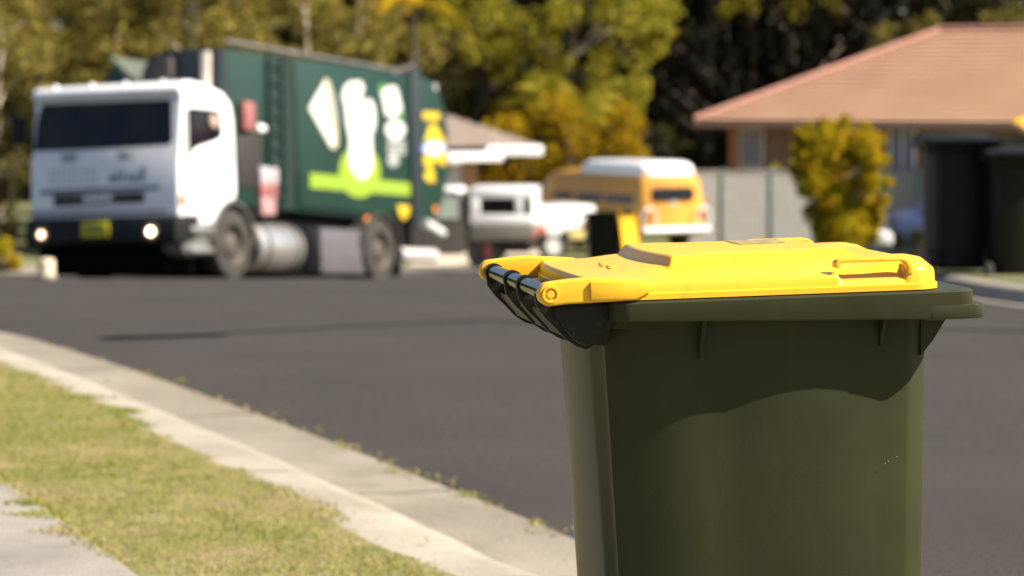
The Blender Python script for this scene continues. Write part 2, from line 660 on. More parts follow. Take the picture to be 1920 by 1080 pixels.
def make_bin(M, label, group, lidm, bodym, detail=True):
    root = thing('wheelie_bin', M, label, 'bin', group)
    # body
    b = MB()
    rows = []
    for k in range(15):
        t = k / 14
        rows.append([(x, y, .03 + t * .915) for x, y in body_outline(t)])
    bb = bmesh.new()
    V = [[bb.verts.new(p) for p in r] for r in rows]
    n = len(V[0])
    for A, B in zip(V, V[1:]):
        for i in range(n):
            bb.faces.new((A[i], A[(i + 1) % n], B[(i + 1) % n], B[i]))
    bb.faces.new(V[0][::-1])
    b.add(bb)
    body = b.build('body', bodym, root, 30)
    # ribs and gussets under the rim
    for sy in (-1, 1):
        y0, y1 = sorted((sy * .249, sy * .272))
        for x, dz in ((.262, .072), (.572, .062)):
            rb = MB()
            rb.ext([(sy * .220, .945 - dz), (sy * .2375, .945 - dz), (sy * .2390, .90), (sy * .262, .935), (sy * .262, .944), (sy * .220, .944)], 0, x - .003, x + .003)
            rb.build('rib', bodym, root)
        MB().ext([(.65, .938), (.712, .938), (.712, .925), (.695, .920), (.672, .885), (.65, .86)], 1, sy * .200 - .006, sy * .200 + .006, .002).build('rib', bodym, root)
    # rim: an outer wall with a wavy lower edge and a flat top
    zt = .9775
    out = rrect(.105, .7185, -.290, .290, .028)
    inn = rrect(.112, .63, -.235, .235, .04)
    def zb(x, y):
        if abs(y) < .262 and x > .5:
            return .930
        return float(interp([.10, .2, .30, .40, .47, .53, .60, .66, .72], [.944, .9445, .944, .940, .9375, .936, .933, .929, .928], x))
    rm = MB()
    bb = bmesh.new()
    L1 = [bb.verts.new((x, y, zb(x, y))) for x, y in out]
    L1b = [bb.verts.new((x, y, zb(x, y) + .003)) for x, y in rrect(.1035, .720, -.2915, .2915, .029)]
    L2 = [bb.verts.new((x, y, zt - .004)) for x, y in rrect(.1035, .720, -.2915, .2915, .029)]
    L3 = [bb.verts.new((x, y, zt)) for x, y in rrect(.1075, .716, -.2875, .2875, .026)]
    L4 = [bb.verts.new((x, y, zt)) for x, y in inn]
    L5 = [bb.verts.new((x, y, zt - .05)) for x, y in inn]
    L0 = [bb.verts.new((x, y, zb(x, y))) for x, y in rrect(.109, .7135, -.286, .286, .026)]
    L00 = [bb.verts.new((x, y, .965)) for x, y in rrect(.109, .7135, -.286, .286, .026)]
    n = len(L1)
    for A, B in ((L00, L0), (L0, L1), (L1, L1b), (L1b, L2), (L2, L3), (L3, L4), (L4, L5), (L5, L00)):
        for i in range(n):
            bb.faces.new((A[i], A[(i + 1) % n], B[(i + 1) % n], B[i]))
    rm.add(bb)
    # lower tier of the front lip
    rm.ext(rrect(.62, .737, -.2922, .2922, .024), 2, .9284, .953, .003)
    rm.build('rim', bodym, root, 35)
    # handle bracket plates and bar
    pl = MB()
    prof = [(-.016, .992), (-.013, .970), (.002, .950), (.018, .934), (.035, .915), (.052, .903), (.068, .897), (.085, .905), (.105, .925), (.14, .955), (.10, .972), (.02, .985)]
    for y in (-.232, -.075, .045, .225):
        MB().ext(prof, 1, y - .005, y + .005, .0015).build('handle_bracket', M_binb, root)
    pl.ext([(.03, .958), (.036, .917), (.06, .906), (.105, .900), (.118, .955)], 1, -.226, .219, .003)
    pl.ext([(.006, .960), (.010, .950), (.04, .915), (.05, .925)], 1, -.225, .22, .002)
    # solid cheeks that run from the brackets into the body corners
    for sy in (-1, 1):
        y0, y1 = sorted((sy * .205, sy * .252))
        MB().ext([(.012, .974), (.014, .958), (.026, .940), (.040, .920), (.054, .908), (.068, .901), (.084, .908), (.102, .930), (.135, .965), (.14, .973)], 1, y0, y1, .006).build('hinge_cheek', M_binb, root)
    pl.build('handle_web', M_binb, root)
    MB().tube([(0, -.262, HW), (0, .262, HW)], .0135, 24).build('handle_bar', M_bark, root)
    for y in (-.075, .045, .225):
        MB().tube([(0, y - .006, HW), (0, y + .006, HW)], .0165, 24).build('collar', M_binb, root)
    # wheels
    for sy in (-1, 1):
        wm = Matrix.Translation((.14, sy * .245, .1)) @ Matrix.Rotation(R(90), 4, 'X')
        wh = MB().lathe([(.06, -.022), (.092, -.024), (.1, -.015), (.1, .015), (.092, .024), (.06, .022)], wm).build('wheel', M_tyre, root)
        MB().lathe([(0, -.012), (.03, -.02), (.06, -.022), (.06, .022), (.03, .02), (0, .012)], wm).build('hub', M_bark, wh)
    MB().tube([(.14, -.285, .1), (.14, .285, .1)], .01, 8).build('axle', M_bark, root)
    # ---- lid (origin on the hinge axis)
    b = MB()
    NXg, NYg = 210, 150
    Y0 = .278

    def sm(t):
        t = min(max(t, 0), 1)
        return t * t * (3 - 2 * t)

    def deck(x, y):
        ay = abs(y)
        z = 1.0100 + .016 * sm((x - .07) / .17) * sm((Y0 - ay) / .13)
        z += .008 * sm((x - .53) / .07) * sm((ay - .1) / .1)
        z -= .006 * sm((x - .63) / .04)
        # raised panel: crisp at the hinge end, softer along the sides and front
        rx = x - (.200 + .45 * y * y)
        e = min(sm(rx / .020), sm((.575 - x) / .05))
        sidew = .03 + .035 * sm((x - .22) / .12)
        e = min(e, sm((.200 - .03 * sm((x - .35) / .2) - ay) / sidew))
        z += .0165 * e
        nt_ = min(sm((x - .482) / .006), sm((.604 - x) / .006), sm((ay - .232) / .040))
        z = z + (1.0005 - z) * nt_
        return z
    rows = []
    for j in range(NYg + 1):
        y = -Y0 + 2 * Y0 * j / NYg
        xb = .080 + .020 * (abs(y) / Y0) ** 3
        xf = .662 - .010 * (abs(y) / Y0) ** 2 - .03 * max(0, (abs(y) / Y0 - .88) / .12) ** 2.5
        rows.append([Vector((xb + (xf - xb) * i / NXg, y, 0)) for i in range(NXg + 1)])
    for r in rows:
        for p in r:
            p.z = deck(p.x, p.y) - HW
    bb = bmesh.new()
    V = [[bb.verts.new(p) for p in r] for r in rows]
    for A, B in zip(V, V[1:]):
        for i in range(len(A) - 1):
            bb.faces.new((A[i], A[i + 1], B[i + 1], B[i]))
    loop = V[0][:] + [r[-1] for r in V[1:]] + V[-1][-2::-1] + [r[0] for r in V[-2:0:-1]]
    n = len(loop)
    co = [v.co.copy() for v in loop]
    nor = []
    for i in range(n):
        d = co[(i + 2) % n] - co[i - 2]
        nor.append(Vector((d.y, -d.x, 0)).normalized())
    prev = loop
    for off, z in ((.003, -.0025), (.0052, -.008), (.0062, None), (.0100, 'f'), (.0100, 'g'), (.004, 'g')):
        ring = []
        for i in range(n):
            q = co[i] + nor[i] * off
            if z is None: q.z = .9905 - HW
            elif z == 'f': q.z = .9885 - HW
            elif z == 'g': q.z = .9795 - HW
            else: q.z = co[i].z + z
            ring.append(bb.verts.new(q))
        for i in range(n):
            bb.faces.new((prev[i], prev[(i + 1) % n], ring[(i + 1) % n], ring[i]))
        prev = ring
    b.add(bb)
    # hinge arms
    for sy in (-1, 1):
        y0, y1 = sorted((sy * .2625, sy * .288))
        arc = [(.0195 * math.cos(R(a)), .0195 * math.sin(R(a))) for a in range(100, 281, 15)]
        prof = arc + [(.03, -.0170), (.15, -.0150), (.17, .004), (.15, .0185), (.11, .0215), (.065, .0245), (.03, .0225), (.01, .0205)]
        b.ext(prof, 1, y0, y1, .004, 3)
        b.lathe([(0, .004), (.006, .004), (.007, .001), (.009, .001), (.0105, .0045), (.0135, .0045), (.0145, 0)],
                Matrix.Translation((.0, sy * .288, 0)) @ Matrix.Rotation(R(90 if sy < 0 else -90), 4, 'X'), 24)
        b.ext([(.065, .018), (.16, .017), (.17, .002), (.14, -.013), (.065, -.012)], 1, sy * .288 - .006, sy * .288 + .0025, .002)
    lid = b.build('lid', lidm, root, 38, (0, 0, HW))
    # hand grips on both edges: an open hoop standing on the deck
    for sy in (-1, 1):
        g = MB()
        ya, yb = sorted((sy * .264, sy * .286))
        path = [(.478, .026), (.478, .034), (.482, .0385), (.490, .0405), (.588, .0405), (.600, .038), (.608, .032), (.610, .026), (.611, .012)]
        inner = [(.602, .012), (.601, .024), (.599, .029), (.594, .0325), (.586, .034), (.492, .034), (.487, .0325), (.4855, .030), (.4855, .026)]
        g.ext(path + inner, 1, ya, yb, .002, 2)
        g.build('grip', lidm, lid)
    # embossed marks and a worn sticker on the panel
    e = MB()
    r_ = random.Random(3)
    for k in range(4):
        x, y = .150 + .006 * (k % 2), -.075 + .030 * k
        z = deck(x, y) - HW
        e.box((x - .007, y - .016, z - .001), (x + .007, y + .016, z + .0007), .0003)
    e.build('embossed_mark', lidm, lid)
    z = deck(.42, .06) - HW
    MB().ext([(.40, .02), (.485, .03), (.495, .12), (.40, .12)], 2, z + .0005, z + .0015).build('sticker', M_stick, lid)
    return root, lid


TH, TILT = R(10.5), R(1.25)
Rb = Matrix.Rotation(TH, 4, 'Z') @ Matrix.Rotation(-TILT, 4, 'Y')
target = P(1032, 552, 4.27)
Mb = Matrix.Translation(target - Rb @ Vector((0, -.288, HW))) @ Rb
mainbin, mlid = make_bin(Mb, 'dark green wheelie bin with closed yellow lid, sharp and nearest, by the kerb', None, M_lid, M_bin)
sp = MB()
for px_, py_ in ((1660, 869), (1666, 866), (1682, 857)):
    q = trace(Mb, px_, py_, 1, -.2345 if py_ < 750 else -.2325)
    sp.lathe([(0, .0005), (.0007, .0003), (.0010, 0)], Matrix.Translation((q.x, q.y + .001, q.z)) @ Matrix.Rotation(R(90), 4, 'X'), 7)


def bin_copy(px_, D, head, z, label, group, lidmat, open_lid=0, bodymat=None):
    """another bin, base centre under that column"""
    c = copy_tree(mainbin)
    ctr = Vector((GX(px_, D), D, z))
    Rr = Matrix.Rotation(head, 4, 'Z')
    c.matrix_world = Matrix.Translation(ctr - Rr @ Vector((.37, 0, 0))) @ Rr
    tag(c, label, 'bin', group)
    for ch in c.children:
        if ch.name.startswith('lid'):
            if open_lid:
                ch.rotation_euler = (0, open_lid, 0)
            for o in [ch] + list(ch.children):
                if o.name.startswith('sticker') or o.name.startswith('embossed'):
                    continue
                o.material_slots[0].link = 'OBJECT'
                o.material_slots[0].material = lidmat
        elif bodymat and ch.name.split('.')[0] in ('body', 'rim', 'rib'):
            ch.material_slots[0].link = 'OBJECT'
            ch.material_slots[0].material = bodymat
    for ch in list(c.children):
        if ch.name.startswith('lid'):
            for o in list(ch.children):
                if o.name.startswith('sticker') or o.name.startswith('embossed'):
                    bpy.data.objects.remove(o)
    return c


M_lidd = mat('lid_dark_plastic', (.006, .007, .005), .55, var=.1, spec=.2)
vz = lambda y: base(y) + .128
bin_copy(1795, 20.0, R(92), vz(20.0), 'dark lidded bin on the far verge, left of the pair', 'bins on the far verge', M_lidd, 0, M_binb)
bin_copy(1910, 19.6, R(88), vz(19.6) - .10, 'dark lidded bin on the far verge at the right edge of the view', 'bins on the far verge', M_lidd, 0, M_binb)
bin_copy(1977, 21.2, R(95), vz(21.2) + .06, 'bin with raised yellow lid behind the dark lidded pair', 'bins on the far verge', M_lid, R(-10), M_binb)
bin_copy(1140, 45.0, R(148), vz(45.0), 'emptied dark bin with its yellow lid hanging open, before the orange van', 'bins on the far verge', M_lid, R(-262), M_binb)

for v_ in sp.bm.verts:
    pass
scf = sp.build('scuff', M_scuff, mainbin)

# ------------------------------------------------------------------ GARBAGE TRUCK
M_white = mat('white_paint', (.80, .80, .82), .28, var=.04, scale=1.5, coat=.3)
M_green = mat('truck_green', (.0065, .030, .0225), .45, var=.15, scale=1.2, coat=.06, spec=.4)
M_green2 = mat('truck_green_dull', (.005, .024, .019), .5, var=.2, scale=2)
M_navy = mat('dark_steel', (.010, .018, .024), .6, var=.2, scale=3)
M_black = mat('black_plastic', (.008, .008, .009), .55, var=.2, spec=.25)
M_glass = mat('tinted_glass_reflections', (.002, .004, .010), .08, scale=2.2, col2=(.020, .016, .014), spec=.25)  # blotchy tones put reflections and a dim interior into the glass colour
M_grey = mat('grey_steel', (.16, .155, .15), .45, .3, var=.25, scale=4)
M_dgrey = mat('dark_grey_paint', (.055, .05, .047), .5, var=.15, scale=3)
M_alu = mat('polished_aluminium', (.68, .66, .63), .3, .85, var=.08, scale=3)
M_rim = mat('dusty_rim', (.08, .067, .057), .55, .2, var=.25, scale=9)
M_dust = mat('dusty_rubber', (.034, .029, .024), .9, var=.35, scale=6)
M_lime = mat('lime_vinyl', (.21, .31, .022), .4, var=.05)
M_vwhite = mat('white_vinyl', (.54, .54, .52), .4, var=.03)
M_vgrey = mat('grey_vinyl', (.30, .31, .30), .4, var=.1)
M_vyel = mat('yellow_vinyl', (.52, .36, .02), .4, var=.08)
M_vblue = mat('blue_vinyl', (.10, .15, .45), .4, var=.08)
M_orange = mat('amber_lens', (.65, .20, .01), .3, var=.1)
M_red = mat('red_lens', (.42, .03, .02), .35, var=.1)
M_plate = mat('yellow_plate', (.55, .47, .01), .45, var=.06)
M_lamp = emis('lit_lamp', (1.0, .80, .52), 7)
M_lamp2 = emis('lit_lamp_dim', (1.0, .72, .45), 2.2)
M_pink = mat('faded_red', (.26, .09, .085), .6, var=.15)

TA = R(25)
pit = math.atan(.074)
ex = Vector((math.sin(TA) * math.cos(pit), math.cos(TA) * math.cos(pit), -math.sin(pit)))
ey = Vector((-math.cos(TA), math.sin(TA), -.045)).normalized()
ez = ex.cross(ey).normalized()
ey = ez.cross(ex)
MT = frame(P(337, 525, 36.0), ex, ey, ez)
truck = thing('garbage_truck', MT, 'green garbage truck with white cab, headlights lit, coming up the street', 'garbage truck')


def S(px, py, b=0.):
    q = trace(MT, px, py, 1, b)
    return (q.x, q.z)


def F(px, py, a=0.):
    q = trace(MT, px, py, 0, a)
    return (q.y, q.z)


def sidepoly(pts, b):
    return [S(x, y, b) for x, y in pts]


W = 2.42
# cab shell: side outline pushed across the width
cabside = [(0.0, S(337, 412)[1]), (0.0, 1.62), (.04, 1.78), (.11, 2.49), (.05, 2.53), (.04, 2.62), (.10, 2.69), (.30, 2.73), (.7, 2.71), (1.18, 2.62), (1.38, 2.49), (1.46, 2.25), (1.52, 1.3), (1.50, 1.14), (1.25, 1.10), (1.06, .95), (.96, .78), (.15, .76)]
MB().ext(cabside, 1, 0, W, .045, 3).build('cab', M_white, truck, 50)


def slab(pts3, nrm, th, bevel=0):
    """flat piece lying on a face, pushed out by th"""
    n = Vector(nrm)
    m = MB()
    return m.prism([Vector(p) - n * .004 for p in pts3], [Vector(p) + n * th for p in pts3], bevel)


def on_front(pts, lean=0, a=0.):
    out = []
    for x, y in pts:
        b_, t_ = F(x, y, a)
        for _ in range(3):
            aa = a + (0 if t_ < 1.62 else (.04 * (t_ - 1.62) / .16 if t_ < 1.78 else .04 + .07 * (t_ - 1.78) / .71))
            b_, t_ = F(x, y, aa)
        out.append((aa, b_, t_))
    return out


nf = Vector((-1, 0, .12)).normalized()
ws = [(64, 284), (70, 228), (79, 198), (84, 196), (318, 187), (322, 190), (324, 262), (318, 272), (200, 279)]
slab(on_front(ws), nf, .012).build('windscreen', M_glass, truck)
for x in (131, 237):
    wp = slab(on_front([(x - 16, 290 - (x - 131) * .04), (x + 16, 288 - (x - 131) * .04), (x + 12, 302 - (x - 131) * .04), (x - 12, 304 - (x - 131) * .04)]), nf, .03, .008)
    wp.build('wiper', M_vgrey, truck)
# grille, badge and lower trim
q = lambda *p: on_front(p)
g = slab(q((76, 357), (76, 366), (300, 355), (298, 348)), nf, .012)
g.build('trim_strip', mat('mid_grey_paint', (.15, .15, .17), .5), truck)
gr = slab(q((100, 366), (102, 388), (270, 380), (272, 360)), nf, .010).build('grille', M_black, truck)
for k in range(3):
    bars = MB()
    y = 371 + 5.5 * k
    pts = q((102, y), (102, y + 1.6), (268, y - 6.4), (268, y - 8))
    bars.prism([Vector(p) + nf * .008 for p in pts], [Vector(p) + nf * .016 for p in pts])
    bars.build('grille_bar', M_grey, gr)
slab(q((155, 367), (156, 382), (213, 380), (213, 363)), nf, .020, .004).build('badge', M_vgrey, truck)


def text(body, M, size, m, parent, name='lettering', ext=.003):
    cu = bpy.data.curves.new(name, 'FONT')
    cu.body = body
    cu.size = size
    cu.extrude = ext
    cu.align_x, cu.align_y = 'CENTER', 'CENTER'
    o = bpy.data.objects.new(name, cu)
    C.objects.link(o)
    o.data.materials.append(m)
    o.parent = parent
    o.matrix_local = M
    return o


def front_M(px_, py_, off=.02):
    p = Vector(on_front([(px_, py_)])[0]) + nf * off
    return frame(p, (0, -1, 0), Vector((0, -1, 0)).cross(nf) * -1, nf)


# raised badge letters (unreadable strokes at this blur)
st = MB()
for k in range(5):
    pts = q((161 + k * 10.5, 368.5 - k * .6), (161 + k * 10.5, 379.5 - k * .6), (167 + k * 10.5, 379 - k * .6), (167 + k * 10.5, 368 - k * .6))
    st.prism([Vector(p) + nf * .018 for p in pts], [Vector(p) + nf * .028 for p in pts])
st.build('lettering', M_white, truck)
M_teal = mat('teal_vinyl', (.10, .16, .18), .4)
M_pale = mat('pale_vinyl', (.45, .49, .53), .4)
st = MB()
for k, (x, y, w_, h_) in enumerate([(205, 328, 11, 14), (219, 322, 5, 20), (228, 322, 5, 20), (238, 327, 5, 14), (247, 327, 10, 14), (261, 326, 9, 14), (264, 313, 8, 14)]):
    pts = q((x, y), (x, y + h_), (x + w_, y + h_ - .4), (x + w_, y - .4))
    st.prism([Vector(p) - nf * .004 for p in pts], [Vector(p) + nf * .004 for p in pts])
st.build('lettering', M_teal, truck)
st = MB()
for r_, y0 in enumerate((318, 330, 343)):
    for k in range(9):
        x = 92 + k * 10.5
        y = y0 - k * .4
        pts = q((x, y), (x, y + 7), (x + 6, y + 6.8), (x + 6, y - .2))
        st.prism([Vector(p) - nf * .004 for p in pts], [Vector(p) + nf * .004 for p in pts])
st.build('lettering', M_pale, truck)
slab(q((62, 396), (58, 410), (318, 398), (316, 386)), nf, .02, .006).build('lower_trim', mat('grey_blue_paint', (.30, .30, .35), .5), truck)

# bumper
bt0, bt1 = F(200, 462)[1], F(200, 407)[1]
MB().ext([(-.10, bt0 + .02), (-.12, bt0 + .1), (-.10, bt1 - .04), (-.02, bt1), (.5, bt1), (.5, bt0 + .12), (.05, bt0)], 1, -.02, W + .02, .03).build('bumper', M_black, truck)
for x, y, m_ in ((78, 440, M_lamp2), (283, 434, M_lamp)):
    b_, t_ = F(x, y, -.12)
    Mx = Matrix.Translation((-.115, b_, t_)) @ Matrix.Rotation(R(-90), 4, 'Y')
    hl = MB().lathe([(.115, -.03), (.115, .012), (.10, .016), (.09, .006), (0, .0)], Mx).build('headlight', mat('bronze_reflector', (.20, .14, .10), .35, .6), truck)
    MB().lathe([(0, .006), (.04, .012), (.05, .018), (0, .034)], Mx).build('lens', m_, hl)
b_, t_ = F(179, 430, -.12)
npl = MB().box((-.135, b_ - .22, t_ - .105), (-.122, b_ + .22, t_ + .105), .003).build('number_plate', M_plate, truck)
st = MB()
for k in range(6):
    y0 = b_ - .165 + k * .058
    st.box((-.138, y0, t_ - .05), (-.1345, y0 + .032, t_ + .05))
st.build('lettering', M_dgrey, npl)

# side of cab: window, door, lamp
win = [(351, 204), (356, 201), (408, 206), (412, 214), (416, 256), (404, 264), (368, 276), (360, 284), (357, 303), (353, 305)]
MB().ext(sidepoly(win, 0), 1, -.012, .01, .002).build('side_window', M_glass, truck)
dl = [S(348, 196), S(347, 398), S(352, 398), S(352, 196)]
dr_ = sidepoly([(347, 300), (347, 404), (378, 404), (398, 372), (425, 345), (432, 300), (424, 258), (369, 280)], 0)
MB().ext(dr_, 1, -.010, .01, .006).build('door', M_white, truck)
p = S(398, 300)
MB().box((p[0] - .08, -.035, p[1] - .02), (p[0] + .08, -.008, p[1] + .02), .008).build('door_handle', M_black, truck)
p = S(340, 375)
MB().box((p[0] - .035, -.03, p[1] - .07), (p[0] + .05, .02, p[1] + .07), .012).build('indicator', M_orange, truck)
gapm = mat('panel_gap', (.05, .05, .055), .8)
for pts in ([(346.5, 205), (346.5, 404), (348, 404), (348, 205)], [(349, 403), (349, 405.5), (379, 405.5), (379, 403)], [(425, 346), (434, 300), (426.5, 215), (425, 215), (432, 300), (423.5, 346)]):
    MB().ext(sidepoly(pts, 0), 1, -.0115, .01).build('panel_gap', gapm, truck)
for b_ in (.35, .95, 1.5, 2.1):
    MB().lathe([(0, .045), (.03, .035), (.04, 0), (.04, -.04)], Matrix.Translation((.16, b_, 2.705)), 12).build('roof_light', M_white, truck)
# mirrors
for x, y0, y1, sgn in ((36, 218, 270, 1), (399, 214, 238, 0)):
    if sgn:
        p0, p1 = F(x, y0, .1), F(x, y1, .1)
        m_ = MB().box((.05, p0[0] - .10, p1[1]), (.16, p0[0] + .10, p0[1]), .03)
        m_.tube([(.1, W - .05, 2.35), (.1, p0[0], p0[1] - .05)], .015, 8)
        m_.build('mirror', M_black, truck)
p = S(398, 227)
MB().lathe([(0, .0), (.09, .0), (.10, .015), (.09, .03), (0, .03)], Matrix.Translation((p[0], -.012, p[1])) @ Matrix.Rotation(R(90), 4, 'X')).build('seat_headrest', mat('tan_cloth', (.38, .27, .22), .8), truck)

# chassis and underside
MB().box((.3, .35, .45), (7.6, W - .35, .95), .02).build('chassis', M_black, truck)
stp = MB()
stp.ext(sidepoly([(346, 418), (392, 408), (398, 478), (360, 482), (346, 470)], 0), 1, .02, .45, .03)
stp.build('step_well', M_grey, truck)
for y in (430, 468):
    tr = MB()
    p0, p1 = S(358, y, -.02), S(399, y, -.02)
    tr.box((p0[0], -.05, p1[1] - .05), (p1[0], .3, p1[1] + .03), .02)
    tr.build('step', M_alu, truck)


def wheel(a, t, r, b0, b1, m=M_dust):
    Mx = Matrix.Translation((a, (b0 + b1) / 2, t)) @ Matrix.Rotation(R(90), 4, 'X')
    h = (b1 - b0) / 2
    wh = MB().lathe([(r * .56, -h), (r * .9, -h), (r * .98, -h * .82), (r, -h * .6), (r, h * .6), (r * .98, h * .82), (r * .9, h), (r * .56, h)], Mx, 40).build('wheel', M_tyre, truck)
    MB().lathe([(r * .93, h * 1.0), (r * .9, h * 1.02), (r * .58, h * 1.02), (r * .56, h * .9)], Mx, 40).build('sidewall', m, wh)
    rm = MB().lathe([(r * .58, h * .99), (r * .54, h * .9), (r * .5, h * .5), (r * .34, h * .42), (r * .30, h * .75), (r * .16, h * .95), (0, h * .97)], Mx, 32)
    for k in range(8):
        c_ = Vector((r * .40 * math.cos(k * .785), r * .40 * math.sin(k * .785), h * .46))
        rm.lathe([(0, .05), (.018, .05), (.02, 0)], Mx @ Matrix.Translation(c_), 6)
    rm.build('rim', M_rim, wh)
    return wh


fw = S(436, 452)
rr = .50
wheel(fw[0], rr, rr, -.02, .28)
wheel(fw[0], rr, rr, W - .28, W + .02)
rw = S(712, 470)
wheel(rw[0], rr, rr, -.02, .27)
wheel(rw[0], rr, rr, .30, .58)
wheel(rw[0], rr, rr, W - .27, W + .02)
# front mudguards
for b0, b1 in ((-.04, .40), (W - .40, W + .04)):
    arc, arc2 = [], []
    for k in range(13):
        a_ = R(175 - 165 * k / 12)
        arc.append((fw[0] + .60 * math.cos(a_), .50 + .62 * math.sin(a_)))
        arc2.append((fw[0] + .57 * math.cos(a_), .50 + .59 * math.sin(a_)))
    MB().ext(arc + arc2[::-1], 1, b0, b1).build('mudguard', M_grey, truck)
# exhaust shield, stack, reflector stack behind the cab
p0, p1 = S(445, 352, .1), S(490, 248, .1)
MB().box((p0[0], .08, p0[1]), (p1[0], .55, p1[1]), .03).build('exhaust_shield', mat('brown_black_steel', (.022, .018, .016), .6), truck)
p0, p1 = S(459, 236, -.02), S(479, 192, -.02)
MB().box((p0[0], -.02, p0[1] - .05), (p1[0], .09, p1[1]), .02).build('filter_cap', M_pink, truck)
p = S(488, 241, .05)
MB().tube([(p[0] - .10, .08, p[1]), (p[0] + .12, .08, p[1])], .065, 14).build('work_lamp', M_white, truck)

mk = MB()
p0, p1 = S(490, 345, .03), S(522, 315, .03)
MB().box((p0[0], .03, p0[1]), (p1[0], .2, p1[1]), .01).build('marker_board', mat('dull_white', (.36, .33, .35), .5), truck)
p0, p1 = S(490, 368, .03), S(520, 344, .03)
MB().box((p0[0], .03, p0[1]), (p1[0], .2, p1[1] - .003), .01).build('marker_board', M_pink, truck)
p0, p1 = S(492, 402, .03), S(517, 370, .03)
MB().box((p0[0], .03, p0[1]), (p1[0], .2, p1[1] - .003), .01).build('marker_board', mat('pink_grey', (.38, .22, .22), .5), truck)
# fuel tank: a round drum lying along the chassis
p0, p1 = S(487, 462, .05), S(572, 462, .05)
rt = .36
Mt = Matrix.Translation((p0[0], .36, p0[1])) @ Matrix.Rotation(R(90), 4, 'Y')
L = p1[0] - p0[0]
ft = MB().lathe([(0, -.0), (rt * .8, .0), (rt * .96, .03), (rt, .08), (rt, L - .1), (rt * .95, L - .04), (rt * .75, L), (0, L + .02)], Mt, 36).build('fuel_tank', M_alu, truck)
for z in (.2, L - .25):
    MB().lathe([(rt + .002, z), (rt + .012, z), (rt + .012, z + .06), (rt + .002, z + .06)], Mt, 36).build('tank_strap', M_dgrey, ft)
# toolbox
p0, p1 = S(603, 512, .05), S(688, 432, .05)
MB().box((p0[0], .05, p0[1]), (p1[0], .55, p1[1]), .02).build('toolbox', mat('grey_blue_box', (.085, .08, .09), .55), truck)

# ------- body
B0, B1 = .10, W - .15
bodyp = sidepoly([(424, 92), (780, 138), (781, 418), (690, 410), (560, 397), (505, 392), (424, 380)], B0)
a0 = bodyp[0][0]
# front-view outline of the body: full height near the viewer, low hopper on the far side
top = bodyp[0][1]
a_end = bodyp[1][0]


def sect(z):
    return z


bodyM = MB()
bodyM.ext(bodyp, 1, B0, B0 + .5, .03)
bodyM.ext([(p[0] + .004, p[1] - (.30 if i < 2 else 0)) for i, p in enumerate(bodyp)], 1, B0 + .47, B0 + 1.25, .03)
bodyM.build('body', M_green, truck)
MB().box((.12, .32, .10), (5.4, W - .04, .80), .03).build('underbody_shade', mat('underside_shade_black', (.004, .004, .004), .95, spec=.05), truck)  # added block for the running gear; its black stands in for shade underneath
0 and print('T', F(200, 188), F(200, 155), F(335,165), F(200, 284), S(430,200), 'a0', a0)
# dark rounded front head of the body
hd = []
for k in range(13):
    a_ = R(90 * k / 12)
    hd.append((1.00 + .45 * math.sin(a_), top - .40 + .40 * math.cos(a_) + .02))
head = [(B0 + .02, .95), (B0 + .02, top - .02), (B0 + .2, top + .02)] + hd + [(1.45, .95)]
MB().ext(head, 0, a0 - .10, a0 - .005, .02).build('body_front', M_navy, truck)
low = [(1.46, .95), (1.46, 2.80), (1.95, 3.18), (2.03, 3.16), (B1, 2.85), (B1, .95)]
MB().ext(low, 0, a0 + .1, a_end - .1, .02).build('hopper', M_green2, truck)
MB().ext([(1.48, 2.84), (1.95, 3.24), (1.98, 3.20), (1.50, 2.76)], 0, a0 - .12, a0 + 1.2).build('hopper_chute', mat('pale_green_steel', (.07, .085, .06), .6), truck)
p = F(308, 130, a0 - .15)
e0, e1 = F(386, 175, a0 - .2), F(386, 97, a0 - .2)
MB().tube([(a0 - .2, e0[0], e0[1] - .5), (a0 - .2, e1[0], e1[1])], .07, 14).build('exhaust_pipe', mat('pale_pipe', (.50, .44, .40), .5), truck)
MB().box((a0 - .24, p[0] - .17, p[1] - .35), (a0 - .11, p[0] + .15, p[1] + .17), .08, 4).build('hydraulic_tank', mat('brown_steel', (.03, .024, .022), .6), truck)
# top rail
MB().box((a0, B0 - .012, 0), (a_end, B0 + .03, .05), .006, 2,
         Matrix.Translation((0, 0, bodyp[0][1])) @ Matrix.Rotation(-math.atan2(bodyp[1][1] - bodyp[0][1], a_end - a0), 4, 'Y') @ Matrix.Translation((0, 0, -.02))
         if False else Matrix.Identity(4) @ Matrix.Translation((0, 0, bodyp[1][1] - .02))).build('top_rail', M_grey, truck)
# recessed seam with ladder
lad = MB()
for x in (507, 533):
    p0, p1 = S(x, 385, B0 - .05), S(x, 108, B0 - .05)
    lad.box((p0[0] - .025, B0 - .07, p0[1]), (p0[0] + .025, B0 - .03, p1[1]), .008)
for k in range(9):
    p0, p1 = S(507, 372 - 31 * k, B0 - .05), S(533, 374 - 31 * k, B0 - .05)
    lad.tube([(p0[0], B0 - .05, p0[1]), (p1[0], B0 - .05, p0[1])], .018, 8)
lad.build('ladder', M_green2, truck)
MB().ext(sidepoly([(499, 100), (548, 106), (552, 200), (575, 260), (552, 330), (548, 392), (499, 388)], B0), 1, B0 - .02, B0 + .02).build('seam_panel', mat('deep_green', (.003, .014, .011), .6), truck)
# raised main panel with its edge
MB().ext(sidepoly([(548, 113), (770, 142), (768, 352), (775, 405), (690, 400), (556, 388)], B0), 1, B0 - .045, B0 + .01, .02).build('side_panel', M_green, truck)
YB = B0 - .045


def decal(pts, m, k=1, name='emblem', par=truck):
    pl = sidepoly(pts, YB)
    return MB().ext(pl, 1, YB - .004 * k, YB + .002).build(name, m, par)


